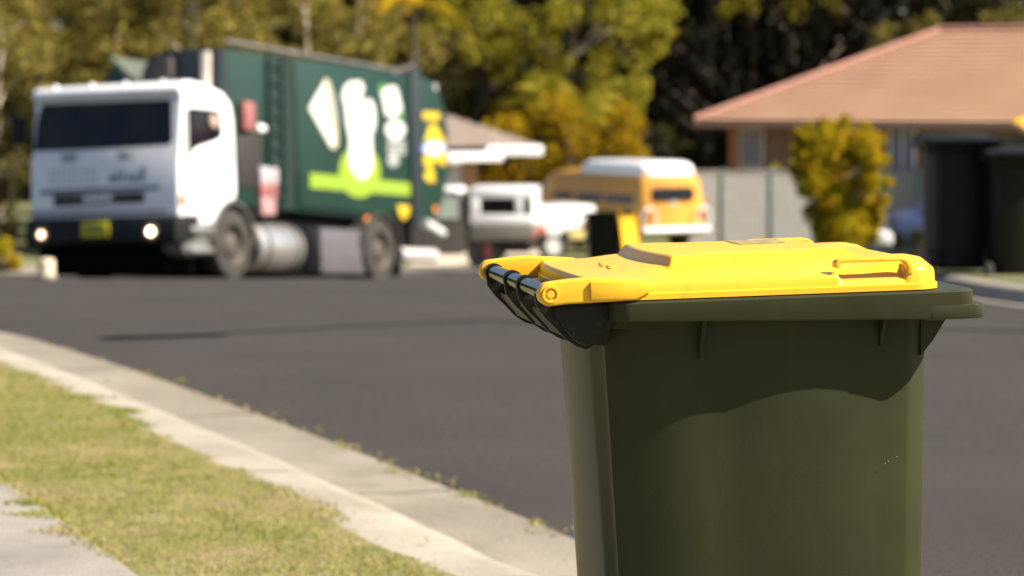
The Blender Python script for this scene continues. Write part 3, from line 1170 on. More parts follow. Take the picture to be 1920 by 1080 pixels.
def blob(cx, cy, rx, ry, n=24, a0_=0, a1_=360):
    return [(cx + rx * math.cos(R(a0_ + (a1_ - a0_) * i / n)), cy + ry * math.sin(R(a0_ + (a1_ - a0_) * i / n))) for i in range(n + (a1_ - a0_ < 360))]


decal([(581, 324), (778, 344), (781, 350), (779, 364), (774, 368), (581, 352)], M_lime, 1, 'stripe')
st = MB()
for k in range(34):
    x = 592 + k * 5.2
    y = 336.5 + (x - 592) * .088
    st.ext(sidepoly([(x, y), (x + 3.4, y + .3), (x + 3.4, y + 7.3), (x, y + 7)], YB - .004), 1, YB - .0065, YB - .003)
st.build('lettering', mat('olive_lettering', (.22, .36, .05), .5), truck)
decal(blob(674, 322, 39, 49), M_lime, 1.4, 'emblem')
decal([(640, 180), (646, 160), (657, 152), (676, 151), (683, 164), (677, 182), (680, 190), (690, 184), (700, 192), (704, 215), (703, 238), (697, 252), (699, 300), (697, 318), (688, 334), (675, 337), (662, 326), (653, 306), (654, 262), (648, 230), (645, 200)], M_vwhite, 2.2, 'emblem')
decal([(666, 200), (670, 199), (681, 221), (676, 224)], M_lime, 3, 'emblem')
decal([(578, 203), (610, 146), (617, 150), (627, 180), (633, 220), (634, 272), (628, 280), (620, 278)], M_vgrey, 1, 'emblem')
decal([(578, 203), (610, 148), (618, 164), (616, 195), (630, 245), (629, 276), (620, 277)], M_vyel, 1.6, 'emblem')
decal([(578, 203), (609, 150), (614, 166), (612, 197), (626, 245), (627, 272), (621, 277)], M_vwhite, 2.2, 'emblem')
decal([(709, 160), (722, 156), (724, 170), (713, 174)], mat('leaf_green_vinyl', (.08, .22, .06), .4), 1, 'emblem')
decal([(713, 172), (731, 160), (743, 162), (748, 178), (754, 206), (736, 222), (722, 216)], M_vwhite, 1.6, 'emblem')
decal([(742, 216), (757, 211), (757, 222), (741, 226)], bpy.data.materials['leaf_green_vinyl'], 1.2, 'emblem')
decal(blob(741, 243, 19, 18), M_vwhite, 1.6, 'emblem')
st = MB()
for k in range(3):
    y = 260 + 10 * k
    st.ext(sidepoly([(726, y), (760, y + 3), (760, y + 10), (727, y + 7)], YB), 1, YB - .004, YB + .001)
st.build('lettering', M_vgrey, truck)
decal(blob(737, 300, 11, 13), M_vgrey, 1.6, 'emblem')
# tailgate, curved at the back
tg = sidepoly([(786, 150), (800, 146), (820, 158), (832, 195), (841, 250), (842, 320), (832, 372), (822, 405), (800, 420), (786, 420)], B0 - .06)
MB().ext(tg, 1, B0 - .06, B1, .03).build('tailgate', M_green, truck)
MB().ext(sidepoly([(771, 133), (790, 126), (789, 422), (776, 420)], B0 - .10), 1, B0 - .10, B0 + .3, .015).build('tailgate_seal', M_navy, truck)
YB = B0 - .062
decal([(792, 209), (824, 211), (824, 226), (793, 224)], M_vyel, 1, 'lettering')
decal([(806, 232), (817, 233), (836, 268), (834, 312), (824, 308), (816, 298), (808, 322), (794, 308), (796, 262)], M_vyel, 1, 'emblem')
decal(blob(813, 278, 24, 14), M_vblue, 1.6, 'emblem')
decal(blob(814, 279, 20, 11), M_vwhite, 2.2, 'emblem')
decal(blob(808, 330, 13, 12, 16, 60, 300) + [(814, 338), (822, 342)], M_vyel, 1, 'emblem')
# rear top ram and lamps
p0, p1 = S(730, 141, B0), S(775, 122, B0)
MB().tube([(p0[0], B0, p0[1]), (p1[0], B0, p1[1])], .04, 10).build('tailgate_ram', M_rim, truck)
p = S(816, 164, B0 - .07)
MB().lathe([(0, .03), (.06, .02), (.07, 0)], Matrix.Translation((p[0], B0 - .065, p[1])) @ Matrix.Rotation(R(90), 4, 'X')).build('beacon', M_vgrey, truck)
for x, y, s_, m_ in ((689, 413, .07, M_orange), (816, 393, .07, M_orange)):
    p = S(x, y, B0 - .06)
    MB().lathe([(0, .03), (s_ * .8, .02), (s_, 0)], Matrix.Translation((p[0], B0 - .05, p[1])) @ Matrix.Rotation(R(90), 4, 'X')).build('marker_light', m_, truck)
MB().ext(sidepoly([(744, 384), (768, 386), (766, 404), (757, 414), (749, 408)], B0 - .06), 1, B0 - .075, B0 - .02, .01).build('reflector', M_vyel, truck)
p0, p1 = S(700, 410, -.03), S(766, 420, -.03)
arc, arc2 = [], []
for k in range(11):
    a_ = R(170 - 130 * k / 10)
    arc.append((rw[0] + .60 * math.cos(a_), .50 + .58 * math.sin(a_)))
    arc2.append((rw[0] + .57 * math.cos(a_), .50 + .55 * math.sin(a_)))
MB().ext(arc + arc2[::-1], 1, -.04, .62).build('mudguard', M_dgrey, truck)
p = S(753, 512, .0)
MB().box((rw[0] + .66, -.02, .12), (rw[0] + .69, .58, .95), .005).build('mud_flap', M_dust, truck)
# rear underrun bar and swinging arm
p0, p1 = S(752, 477, -.05), S(818, 478, -.05)
MB().tube([(p0[0], -.0, p0[1]), (p1[0], -.0, p0[1] + .0)], .11, 16).build('underrun_bar', mat('pale_steel', (.42, .40, .39), .45), truck)
p0, p1 = S(795, 418, 0), S(828, 438, 0)
MB().tube([(p0[0], .0, p0[1]), (p1[0], .0, p1[1])], .085, 12).build('hydraulic_ram', M_vwhite, truck)

# ------------------------------------------------------------------ ORANGE CAMPER VAN
M_vanO = mat('orange_paint', (.58, .275, .045), .36, var=.06, coat=.2)
PH = R(31)
vx = Vector((-math.sin(PH), math.cos(PH), 0))       # rear to front
vyv = Vector((math.cos(PH), math.sin(PH), 0)) * -1  # to the visible side (image left)
DV = 56.0
p = P(1203, 472, DV)
MV = frame(p, vx, vyv, Vector((0, 0, .88)))
van = thing('camper_van', MV, 'orange camper van with white pop-top roof parked by the fence', 'camper van')
# rear near-left corner at y=0, rear face extends to y=-1.7
wv = 1.66
prof = [(-wv + .04, .38), (-wv - .0, .62), (-wv + .0, 1.02), (-wv + .08, 1.68), (-wv + .17, 1.84), (-wv / 2, 1.90), (-.17, 1.84), (-.08, 1.68), (0, 1.02), (0, .62), (-.04, .38)]
rows = []
for x, s_, dz in ((-.0, .94, -.03), (.05, .98, -.01), (.18, 1, 0), (3.6, 1, 0), (4.05, .97, -.04), (4.3, .9, -.12)):
    rows.append([(x + (.16 * max(0, z - 1.0) if x < .1 else (-.35 * max(0, z - 1.0) if x > 4 else 0)), -wv / 2 + (y + wv / 2) * s_, z + dz * (z > 1)) for y, z in prof])
bb = bmesh.new()
V = [[bb.verts.new(q_) for q_ in r] for r in rows]
n = len(V[0])
for A, B in zip(V, V[1:]):
    for i in range(n):
        bb.faces.new((A[i], A[(i + 1) % n], B[(i + 1) % n], B[i]))
bb.faces.new(V[0])
bb.faces.new(V[-1][::-1])
MB().add(bb).build('body', M_vanO, van, 60)
rows = []
for z, g_ in ((1.80, 0), (1.95, .0), (2.06, .05), (2.12, .14), (2.14, .3)):
    rows.append(rrect(.12 + g_, 2.75 - g_, -wv + .14 + g_, -.14 - g_, .25))
pt = MB()
bb = bmesh.new()
V = [[bb.verts.new((x, y, z)) for x, y in r] for r, (z, _) in zip(rows, ((1.80, 0), (1.95, 0), (2.06, 0), (2.12, 0), (2.14, 0)))]
n = len(V[0])
for A, B in zip(V, V[1:]):
    for i in range(n):
        bb.faces.new((A[i], A[(i + 1) % n], B[(i + 1) % n], B[i]))
bb.faces.new(V[-1])
bb.faces.new(V[0][::-1])
MB().add(bb).build('pop_top', M_white, van)
MB().prism([(.10, y, z) for y, z in rrect(-wv + .28, -.30, 1.20, 1.52, .1)], [(.0 + .13 * (z - 1.0), y, z) for y, z in rrect(-wv + .28, -.30, 1.20, 1.52, .1)]).build('rear_window', M_glass, van)
M_vglass = mat('dusty_glass', (.045, .038, .028), .15, var=.5, scale=2.5, spec=.4)
for x0, x1 in ((.35, 1.45), (1.55, 2.6), (2.75, 3.55)):
    MB().prism([(x, .002 - .16 * (z - 1.02), z) for x, z in rrect(x0, x1, 1.12, 1.58, .06)], [(x, .012 - .16 * (z - 1.02), z) for x, z in rrect(x0, x1, 1.12, 1.58, .06)]).build('side_window', M_vglass, van)
MB().box((-.14, -wv - .04, .44), (.02, .04, .56), .04, 3).build('bumper', M_white, van)
for y in (-.14, -wv + .14):
    lp = [(-.10, y + .18 * math.cos(R(a)), .78 + .26 * math.sin(R(a))) for a in range(0, 361, 20)]
    MB().tube(lp, .020, 8, False).build('bumper_loop', M_white, van)
    MB().box((-.035, y - .05, .82), (.0, y + .05, .98), .015).build('tail_light', M_red, van)
MB().lathe([(0, .01), (.10, .008), (.11, 0)], Matrix.Translation((.05, -wv / 2, 1.19)) @ Matrix.Rotation(R(-90), 4, 'Y')).build('sticker', M_vwhite, van)
for x in (.85, 3.35):
    for y in (-.12, -wv + .12):
        MB().lathe([(.18, -.09), (.32, -.09), (.33, 0), (.32, .09), (.18, .09), (0, .08)], Matrix.Translation((x, y, .33)) @ Matrix.Rotation(R(-90 if y > -.5 else 90), 4, 'X')).build('wheel', M_tyre, van)

# ------------------------------------------------------------------ GREY UTE WITH WHITE CANOPY
DU = 53.0
MU = frame(P(1000, 506, DU), Vector((-1, .10, 0)).normalized(), Vector((.10, 1, 0)).normalized() * -1, Vector((0, 0, .95)))
# local x from tail to nose (image left), y towards the viewer, z up
ute = thing('utility_truck', MU, 'dark grey utility truck with white canopy, parked side-on behind the garbage truck', 'ute')
side = [(1.30, .38), (1.30, .98), (1.36, 1.02), (1.42, 1.48), (1.58, 1.62), (2.45, 1.62), (2.68, 1.52), (3.15, 1.02), (4.35, .90), (4.55, .78), (4.6, .40), (4.3, .30), (1.5, .30)]
MB().ext(side, 1, -1.62, -.02, .05, 3).build('cab', M_dgrey, ute)
MB().ext([(1.46, 1.60), (2.5, 1.60), (2.6, 1.58), (2.5, 1.70), (1.6, 1.71)], 1, -1.55, -.08, .03).build('roof', M_white, ute)
M_thru = mat('pale_window', (.42, .48, .42), .15, var=.1)
MB().ext([(1.50, 1.06), (1.52, 1.50), (2.02, 1.54), (2.02, 1.06)], 1, -.03, -.008).build('side_window', M_thru, ute)
MB().ext([(2.10, 1.06), (2.10, 1.54), (2.48, 1.54), (2.9, 1.06)], 1, -.03, -.008).build('side_window', M_glass, ute)
MB().box((.02, -1.7, .62), (1.27, .0, .95), .03).build('tray', mat('pale_grey_paint', (.15, .14, .125), .5), ute)
MB().box((.1, -1.5, .34), (1.3, -.2, .62), .03).build('chassis', M_black, ute)
cn = MB()
for lo, hi in (((.0, -.06, .955), (1.27, .0, 1.16)), ((.0, -.06, 1.50), (1.27, .0, 1.70)), ((.0, -.06, 1.16), (.07, .0, 1.50)), ((1.07, -.06, 1.16), (1.27, .0, 1.50)), ((.22, -.06, 1.16), (.36, .0, 1.50)),
               ((.0, -1.65, 1.64), (1.27, -.065, 1.72)), ((.0, -1.65, .955), (.05, -.065, 1.64)), ((.06, -1.65, .955), (1.27, -1.6, 1.64))):
    cn.box(lo, hi, .015)
cn.build('canopy', M_white, ute)
MB().box((.36, -.045, 1.165), (1.07, -.03, 1.50)).build('canopy_window', M_glass, ute)
for x in (1.02, 3.75):
    for y in (-.14, -1.5):
        wh = MB().lathe([(.2, -.1), (.33, -.1), (.34, 0), (.33, .1), (.2, .1), (.0, .06)], Matrix.Translation((x, y, .34)) @ Matrix.Rotation(R(-90 if y > -1 else 90), 4, 'X')).build('wheel', M_tyre, ute)
MB().box((.88, -.30, .10), (1.00, -.0, .52), .02).build('mud_flap', mat('dark_red_rubber', (.10, .012, .010), .6), ute)
MB().box((-.02, -.14, .64), (.03, -.02, .84), .01).build('tail_light', M_red, ute)

# ------------------------------------------------------------------ WHITE TRAILER
MR = frame(P(1006, 490, 54.5), Vector((.94, .34, 0)).normalized(), Vector((-.34, .94, 0)).normalized(), Vector((0, 0, 1)))
tl = thing('box_trailer', MR, 'low white box trailer with a red tail light between the ute and the orange van', 'trailer')
MB().ext([(.02, .55), (.0, 1.08), (1.22, 1.14), (1.30, 1.08), (1.30, .96), (1.05, .84), (1.0, .66), (.55, .60), (.5, .50)], 1, 0, 1.5, .03).build('tub', M_white, tl)
MB().box((.04, -.04, .56), (.2, .01, .72), .015).build('tail_light', M_red, tl)
MB().box((.70, -.02, .44), (1.05, .0, .60), .01).build('number_plate', mat('cream_plate', (.55, .45, .16), .5), tl)
MB().box((.1, .1, .35), (1.2, 1.4, .54), .02).build('chassis', M_black, tl)
wh = MB().lathe([(.18, -.09), (.30, -.09), (.31, 0), (.30, .09), (.18, .09)], Matrix.Translation((.40, .12, .31)) @ Matrix.Rotation(R(90), 4, 'X')).build('wheel', M_tyre, tl)
MB().lathe([(.19, .08), (.17, .06), (0, .075)], Matrix.Translation((.40, .12, .31)) @ Matrix.Rotation(R(90), 4, 'X')).build('rim', M_vwhite, wh)

# ------------------------------------------------------------------ HOUSES
def brick_mat(name, c1, c2, mort):
    m = mat(name, c1, .85)
    n = m.node_tree
    b = n.nodes['Principled BSDF']
    tc = [x for x in n.nodes if x.type == 'TEX_COORD'][0]
    br = n.nodes.new('ShaderNodeTexBrick')
    br.inputs['Color1'].default_value = (*c1, 1)
    br.inputs['Color2'].default_value = (*c2, 1)
    br.inputs['Mortar'].default_value = (*mort, 1)
    br.inputs['Scale'].default_value = 1
    br.inputs['Brick Width'].default_value = .24
    br.inputs['Row Height'].default_value = .086
    br.inputs['Mortar Size'].default_value = .010
    sx = n.nodes.new('ShaderNodeSeparateXYZ')
    n.links.new(tc.outputs['Object'], sx.inputs[0])
    ad = n.nodes.new('ShaderNodeMath')
    n.links.new(sx.outputs[0], ad.inputs[0])
    n.links.new(sx.outputs[1], ad.inputs[1])
    cx = n.nodes.new('ShaderNodeCombineXYZ')
    n.links.new(ad.outputs[0], cx.inputs[0])
    n.links.new(sx.outputs[2], cx.inputs[1])
    n.links.new(cx.outputs[0], br.inputs['Vector'])
    n.links.new(br.outputs[0], b.inputs['Base Color'])
    return m


M_brick = brick_mat('brown_brick', (.19, .09, .05), (.25, .12, .06), (.25, .2, .15))
M_brick2 = brick_mat('tan_brick', (.30, .17, .09), (.36, .2, .1), (.3, .24, .18))
M_tileR = mat('terracotta_tile', (.45, .268, .172), .8, scale=.8, col2=(.53, .325, .215), spec=.2, bump=.2, bscale=20, detail=6)
M_tileG = mat('grey_brown_tile', (.17, .135, .115), .8, scale=1.5, col2=(.24, .19, .16), bump=.2, bscale=20)
M_fascia = mat('cream_fascia', (.62, .56, .48), .5)
M_soffit = mat('soffit', (.55, .5, .42), .7)
M_curt = mat('grey_blind', (.20, .20, .21), .6)


def hip_roof(L_, Wd, rise, th, ncourse=22, over=0, stp=.018):
    """stepped courses of a hip roof over x 0..L_, y 0..Wd (eave at z=0)"""
    rows = []
    half = Wd / 2
    for k in range(ncourse + 1):
        t = k / ncourse
        z = rise * t
        i = half * t
        for dz in ((0, stp) if k < ncourse else (stp,)):
            if k == 0 and dz == 0:
                pass
            rows.append(([(i, i), (L_ - i, i), (L_ - i, Wd - i), (i, Wd - i)], z + dz))
    b = bmesh.new()
    prev = None
    for pts, z in rows:
        r = [b.verts.new((x, y, z)) for x, y in pts]
        if prev:
            for i in range(4):
                b.faces.new((prev[i], prev[(i + 1) % 4], r[(i + 1) % 4], r[i]))
        prev = r
    m = MB()
    me = bpy.data.meshes.new('t')
    b.to_mesh(me)
    b.free()
    m.bm.from_mesh(me)
    return m


# right house: front eave runs from (1305,224) to the right, coming slightly nearer
pA, pB = P(1303, 226, 63.0), P(1920, 240, 58.5)
hx = Vector((pB.x - pA.x, pB.y - pA.y, 0)).normalized()
hy = Vector((-hx.y, hx.x, 0))
MH = frame(Vector((pA.x, pA.y, pA.z)), hx, hy, Vector((0, 0, 1)))
h1 = thing('brick_house', MH, 'brown brick house with pink terracotta tiled hip roof on the right', 'house')
hip_roof(18, 8.6, 2.1, .02, 20, 0, .058).build('roof', M_tileR, h1, 20)
rf = [o for o in h1.children if o.name.startswith('roof')][0]
rc = MB()
rc.tube([(4.3, 4.3, 2.15), (13.7, 4.3, 2.15)], .10, 10)
for x, y in ((0, 0), (0, 8.6)):
    rc.tube([(x, y, .03), (4.3, 4.3, 2.15)], .09, 10)
rc.build('ridge_cap', mat('ridge_tile', (.40, .20, .15), .7), rf)
MB().box((-.03, -.04, -.16), (18.0, .02, -.005), .01).build('gutter', mat('rust_gutter', (.30, .17, .12), .5), h1)
MB().box((-.04, .03, -.16), (.02, 8.6, -.005), .01).build('gutter', bpy.data.materials['rust_gutter'], h1)
MB().box((.02, .02, -.15), (17.9, 8.5, -.12)).build('soffit', M_soffit, h1)
gz = base(62) - pA.z
MB().box((.78, .62, gz - .2), (17.3, 8, -.15)).build('wall', M_brick, h1)


def hpx(px_, py_, y=.6):
    q = trace(MH, px_, py_, 1, y)
    return q


def window(x0, x1, z0, z1, par, y, frm, pane, mull=1):
    f = MB()
    t = .05
    for lo, hi in (((x0, y - .05, z0), (x1, y, z0 + t)), ((x0, y - .05, z1 - t), (x1, y, z1)), ((x0, y - .05, z0 + t), (x0 + t, y, z1 - t)), ((x1 - t, y - .05, z0 + t), (x1, y, z1 - t))):
        f.box(lo, hi)
    for k in range(mull):
        xm = x0 + (x1 - x0) * (k + 1) / (mull + 1)
        f.box((xm - .02, y - .045, z0 + t), (xm + .02, y - .005, z1 - t))
    fo = f.build('window', frm, par)
    MB().box((x0 + t, y - .025, z0 + t), (x1 - t, y - .003, z1 - t)).build('pane', pane, fo)
    return fo


q0, q1 = hpx(1387, 240), hpx(1432, 315)
window(q0.x, q1.x, q1.z, q0.z, h1, .62, M_fascia, M_curt, 0)
q0, q1 = hpx(1668, 236), hpx(1716, 350)
window(q0.x, q1.x, q1.z, q0.z, h1, .62, M_white, mat('blue_grey_curtain', (.16, .18, .24), .6), 1)
q0, q1 = hpx(1368, 240), hpx(1384, 320)
MB().box((q0.x, .56, gz), (q1.x, .62, -.155)).build('corner_post', mat('orange_timber', (.34, .14, .05), .7), h1)

# left house behind the truck
pA = P(700, 292, 76.0)
MG = frame(Vector((P(1012, 276, 64).x, 64.0, P(1012, 274, 64).z)), Vector((-1, -.32, 0)).normalized(), Vector((.32, -1, 0)).normalized(), Vector((0, 0, 1)))
# x runs to image left, y towards viewer (negative = away)
h2 = thing('brick_house', MG, 'tan brick house with grey tiled roof and white gutter, half hidden by the garbage truck', 'house')
MGi = frame((0, 0, 0), Vector((1, 0, 0)), Vector((0, -1, 0)), Vector((0, 0, 1)))
rr_ = hip_roof(9.6, 8.4, 1.7, .02, 16, 0, .05)
bmesh.ops.transform(rr_.bm, matrix=Matrix.Diagonal((1, -1, 1, 1)), verts=rr_.bm.verts)
bmesh.ops.reverse_faces(rr_.bm, faces=rr_.bm.faces)
rr_.build('roof', M_tileG, h2, 20)
MB().box((-.05, -.02, -.22), (1.35, .12, .02), .02).build('gutter', M_white, h2)
MB().box((1.05, .125, -.34), (9.5, .45, -.12), .02).build('gutter', M_white, h2)
MB().box((.0, -8.3, -.2), (9.5, -.03, -.17)).build('soffit', M_soffit, h2)
gz2 = base(64) - MG.translation.z
MB().box((1.4, -7.9, gz2 - .2), (9.1, -.5, -.2)).build('wall', M_brick2, h2)
MB().box((1.95, -.48, gz2 - .1), (2.5, -.02, -.21), .02).build('porch_post', mat('pale_render', (.45, .41, .38), .8), h2)

# ------------------------------------------------------------------ FENCE
M_fence = mat('pale_fence_steel', (.26, .25, .24), .6, var=.12)
M_fpost = mat('green_fence_post', (.10, .17, .15), .6)
DF = 59.0
f0 = P(1285, 470, DF)
f0.z = base(DF)
MF = frame(f0, Vector((1, .22, 0)).normalized(), Vector((-.22, 1, 0)).normalized(), Vector((0, 0, 1)))
fen = thing('steel_fence', MF, 'pale corrugated steel fence with green posts, between the orange van and the shrub', 'fence')
zt_ = trace(MF, 1400, 321, 1, 0).z
zb_ = .05
xs_p = [trace(MF, 1262, 321, 1, 0).x, trace(MF, 1355, 321, 1, 0).x, trace(MF, 1447, 321, 1, 0).x]
step_ = xs_p[2] - xs_p[1]
xs_p += [xs_p[2] + step_ * k for k in (1, 2, 3, 4)]
for xa, xb_ in zip(xs_p, xs_p[1:]):
    pn = MB()
    pts, n_ = [], 36
    prof = []
    for k in range(n_ + 1):
        x = xa + .03 + (xb_ - xa - .06) * k / n_
        prof.append((x, .004 if k % 4 in (1, 2) else -.004))
    prof2 = [(x, y + .004) for x, y in prof][::-1]
    pn.ext(prof + prof2, 2, zb_, zt_ - .02)
    pn.build('fence_panel', M_fence, fen, 20)
    MB().box((xa + .03, -.025, zt_ - .02), (xb_ - .03, .03, zt_ + .02), .005).build('fence_rail', M_fence, fen)
for x in xs_p:
    MB().box((x - .03, -.04, 0), (x + .03, .04, zt_ + .06), .008).build('fence_post', M_fpost, fen)

# ------------------------------------------------------------------ small things at the far kerb
q = P(1655, 470, 40)
zz = base(40) + .12
MLb = frame(Vector((q.x, 40, zz)), (1, 0, 0), (0, 1, 0), (0, 0, 1))
lb = thing('letterbox', MLb, 'small white letterbox on a short post beside the orange shrub', 'letterbox')
hz = P(1655, 445, 40).z - zz
MB().box((-.02, -.02, -.02), (.02, .02, hz - .05)).build('post', M_dgrey, lb)
bx = MB()
bx.ext([(-.13, hz - .10), (-.13, hz + .04), (-.07, hz + .10), (.07, hz + .10), (.13, hz + .04), (.13, hz - .10)], 1, -.16, .16, .012)
bx.build('box', M_white, lb)
# blue car behind the shrub
MC = frame(Vector((GX(1668, 52), 52.0, base(52) + .13)), (1, 0, 0), (0, 1, 0), (0, 0, 1))
car = thing('parked_car', MC, 'blue grey car parked behind the orange shrub and the letterbox', 'car')
M_cblue = mat('blue_paint', (.045, .065, .15), .35, var=.1, coat=.3)
MB().ext([(-.0, .30), (.02, .72), (.18, .92), (.55, 1.0), (.95, 1.38), (2.2, 1.42), (2.8, 1.0), (3.8, .92), (4.0, .7), (4.0, .3)], 1, 0, 1.65, .08, 3).build('body', M_cblue, car)
MB().ext([(.62, 1.02), (.98, 1.34), (1.5, 1.36), (1.5, 1.02)], 1, -.01, .03).build('side_window', M_glass, car)
for x in (.75, 3.2):
    MB().lathe([(0, .1), (.2, .1), (.3, .1), (.31, 0), (.3, -.1), (0, -.1)], Matrix.Translation((x, .08, .31)) @ Matrix.Rotation(R(90), 4, 'X')).build('wheel', M_tyre, car)

# ------------------------------------------------------------------ TREES
M_bark1 = mat('pale_gum_bark', (.30, .24, .19), .8, scale=3, col2=(.42, .34, .28), bump=.3, bscale=20)
M_bark2 = mat('brown_bark', (.09, .07, .05), .9, scale=4, var=.3, bump=.4, bscale=20)
L_olive = leafmat('olive_leaves', [(.10, .092, .014), (.18, .155, .028), (.27, .22, .045), (.38, .29, .10)], .4)
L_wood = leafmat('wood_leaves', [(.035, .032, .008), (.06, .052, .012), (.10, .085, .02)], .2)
L_mid = leafmat('yellow_green_leaves', [(.12, .13, .012), (.22, .21, .016), (.32, .28, .022), (.42, .34, .06)], .45)
L_gold = leafmat('golden_leaves', [(.14, .13, .008), (.28, .20, .008), (.40, .26, .010), (.42, .22, .010)], .4)
L_dark = leafmat('shade_dark_leaves', [(.003, .0035, .0012), (.005, .005, .0018), (.010, .009, .003)], .05)  # near-black leaf colour carries the deep shade of the wood
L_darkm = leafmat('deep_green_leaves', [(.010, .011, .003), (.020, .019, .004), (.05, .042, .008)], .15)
L_shrub = leafmat('orange_shrub_leaves', [(.14, .17, .010), (.30, .28, .010), (.45, .36, .014), (.50, .32, .012), (.45, .21, .012)], .45)
L_flower = leafmat('flower_leaves', [(.14, .17, .01), (.35, .30, .01), (.42, .34, .01), (.40, .10, .02)], .3)


def leaves(name, clumps, size, m, parent=None, seed=0, aspect=.45, droop=0.):
    rg = np.random.default_rng(seed)
    cs, ss = [], []
    for c, r, n in clumps:
        r = np.array(r if hasattr(r, '__len__') else (r, r, r))
        d = rg.normal(size=(n, 3))
        d /= np.linalg.norm(d, axis=1)[:, None]
        rad = rg.uniform(.15, 1, n) ** .55
        cs.append(np.array(c)[None] + d * rad[:, None] * r[None])
        ss.append(size * rg.uniform(.6, 1.35, n))
    c, s_ = np.concatenate(cs), np.concatenate(ss)
    n = len(c)
    u = rg.normal(size=(n, 3))
    u[:, 2] -= droop
    u /= np.linalg.norm(u, axis=1)[:, None]
    v = np.cross(u, rg.normal(size=(n, 3)))
    v /= np.linalg.norm(v, axis=1)[:, None]
    V = np.stack([c - u * s_[:, None] * .5, c + v * s_[:, None] * aspect * .5, c + u * s_[:, None] * .5, c - v * s_[:, None] * aspect * .5], 1)
    return raw(name, V.reshape(-1, 3), 4, m, parent)


def tree(name, x, D, h, crad, low, m_leaf, m_bark, label, cat='tree', group=None, n=2600, size=.17, lean=.0, trunk_r=.12, seed=0, nclump=26, extra=None, droop=0.):
    rd = random.Random(seed)
    z0 = base(D) - .05
    root = thing(name, Matrix.Translation((x, D, z0)), label, cat, group)
    tp = [(0, 0, -.1)]
    for k in range(1, 7):
        t = k / 6
        tp.append((lean * t * h * .9 + rd.uniform(-.1, .1), rd.uniform(-.1, .1), t * h * .88))
    tm = MB().tube(tp, [trunk_r * (1.25 if k == 0 else 1 - .13 * k) for k in range(7)], 10)
    cl = []
    for k in range(nclump):
        t = low + (1 - low) * (k + rd.random()) / nclump
        a_ = rd.uniform(0, 6.28)
        wr = crad * (.35 + .65 * math.sin(math.pi * min(1, (t - low) / (1 - low) * .75 + .2))) * rd.uniform(.35, 1)
        c = Vector((lean * t * h * .9 + wr * math.cos(a_), wr * math.sin(a_), t * h))
        cl.append((c, (crad * rd.uniform(.22, .42), crad * rd.uniform(.22, .42), crad * rd.uniform(.18, .34)), max(8, n // nclump)))
        if k % 2 == 0:
            st_ = Vector((lean * t * h * .8, 0, max(.4, t * h - wr * .7)))
            tm.tube([st_, (st_ + c) / 2 + Vector((0, 0, .1)), c], [trunk_r * .52, trunk_r * .36, trunk_r * .14], 6)
    tm.build('trunk', m_bark, root, 60)
    if extra:
        cl += extra
    leaves('crown', cl, size, m_leaf, root, seed, droop=droop)
    return root


# slender pale gums behind the truck
gums = [
    (-10, 70, 9, 2.2, .10, 'pale trunked gum tree at the left edge of the view'),
    (95, 74, 10, 2.3, .15, 'pale trunked gum tree above the left mirror of the garbage truck'),
    (215, 80, 11, 2.6, .12, 'olive gum tree behind the left half of the white cab'),
    (345, 72, 10, 2.3, .20, 'gum tree with bare pale limbs behind the front of the green truck body'),
    (455, 82, 12, 2.8, .12, 'olive gum tree behind the ladder of the truck body'),
    (560, 74, 10, 2.4, .18, 'pale limbed gum tree behind the middle of the green truck body'),
    (665, 80, 11, 2.6, .12, 'olive gum tree behind the back half of the truck body'),
    (785, 84, 11, 2.4, .12, 'shaded gum tree above the tailgate of the garbage truck'),
]
for i, (px_, D, h, cr, low, lab) in enumerate(gums):
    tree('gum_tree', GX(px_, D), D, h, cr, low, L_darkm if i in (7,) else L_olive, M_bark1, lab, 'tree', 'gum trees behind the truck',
         8000, .21, [.03, -.04, .02, .06, -.03, .05, .02, 0][i], .11, 20 + i, 34)

# big yellow green tree in the middle, shaped by where its sprays hang
DT = 70.0
root = thing('broad_tree', Matrix.Translation((GX(1060, DT), DT, base(DT) - .05)), 'broad yellow green tree with hanging sprays behind the orange van', 'tree')
o0 = Vector((GX(1060, DT), DT, base(DT) - .05))
rd = random.Random(9)
tm = MB().tube([(0, 0, -.1), (.1, .1, 1.5), (-.1, .2, 3.5), (.2, .3, 6), (.1, .2, 8.5)], [.28, .22, .19, .14, .05], 12)
cl = []
spots = [(850, 30, 60), (930, 20, 70), (1000, 60, 60), (1080, 20, 80), (1160, 30, 70), (1230, 30, 55), (1215, 90, 55), (1140, 110, 60), (1060, 140, 60), (1190, 160, 45), (1245, 70, 35),
         (1110, 190, 55), (1175, 215, 45), (1000, 170, 45), (960, 110, 45), (890, 90, 50), (1030, 220, 50), (1140, -60, 90), (1000, -90, 110), (880, -70, 90), (1230, -70, 70), (1090, -170, 130), (960, -220, 120), (1200, -190, 100), (1090, -320, 150)]
for x, y, r in spots:
    for k in range(3):
        c = P(x + rd.uniform(-.4, .4) * r, y + rd.uniform(-.4, .4) * r, DT + rd.uniform(-1.8, 1.8)) - o0
        rr2 = r / FPX * DT * rd.uniform(.45, .85)
        cl.append((c, (rr2, rr2, rr2 * rd.uniform(.8, 1.2)), 130))
    st_ = Vector((0, .2, max(1.0, (P(x, y, DT) - o0).z - 1.2)))
    tm.tube([st_, (st_ + c) / 2 + Vector((0, 0, .2)), c], [.08, .05, .02], 6)
tm.build('trunk', M_bark2, root, 60)
leaves('crown', cl, .20, L_mid, root, 3, droop=.8)

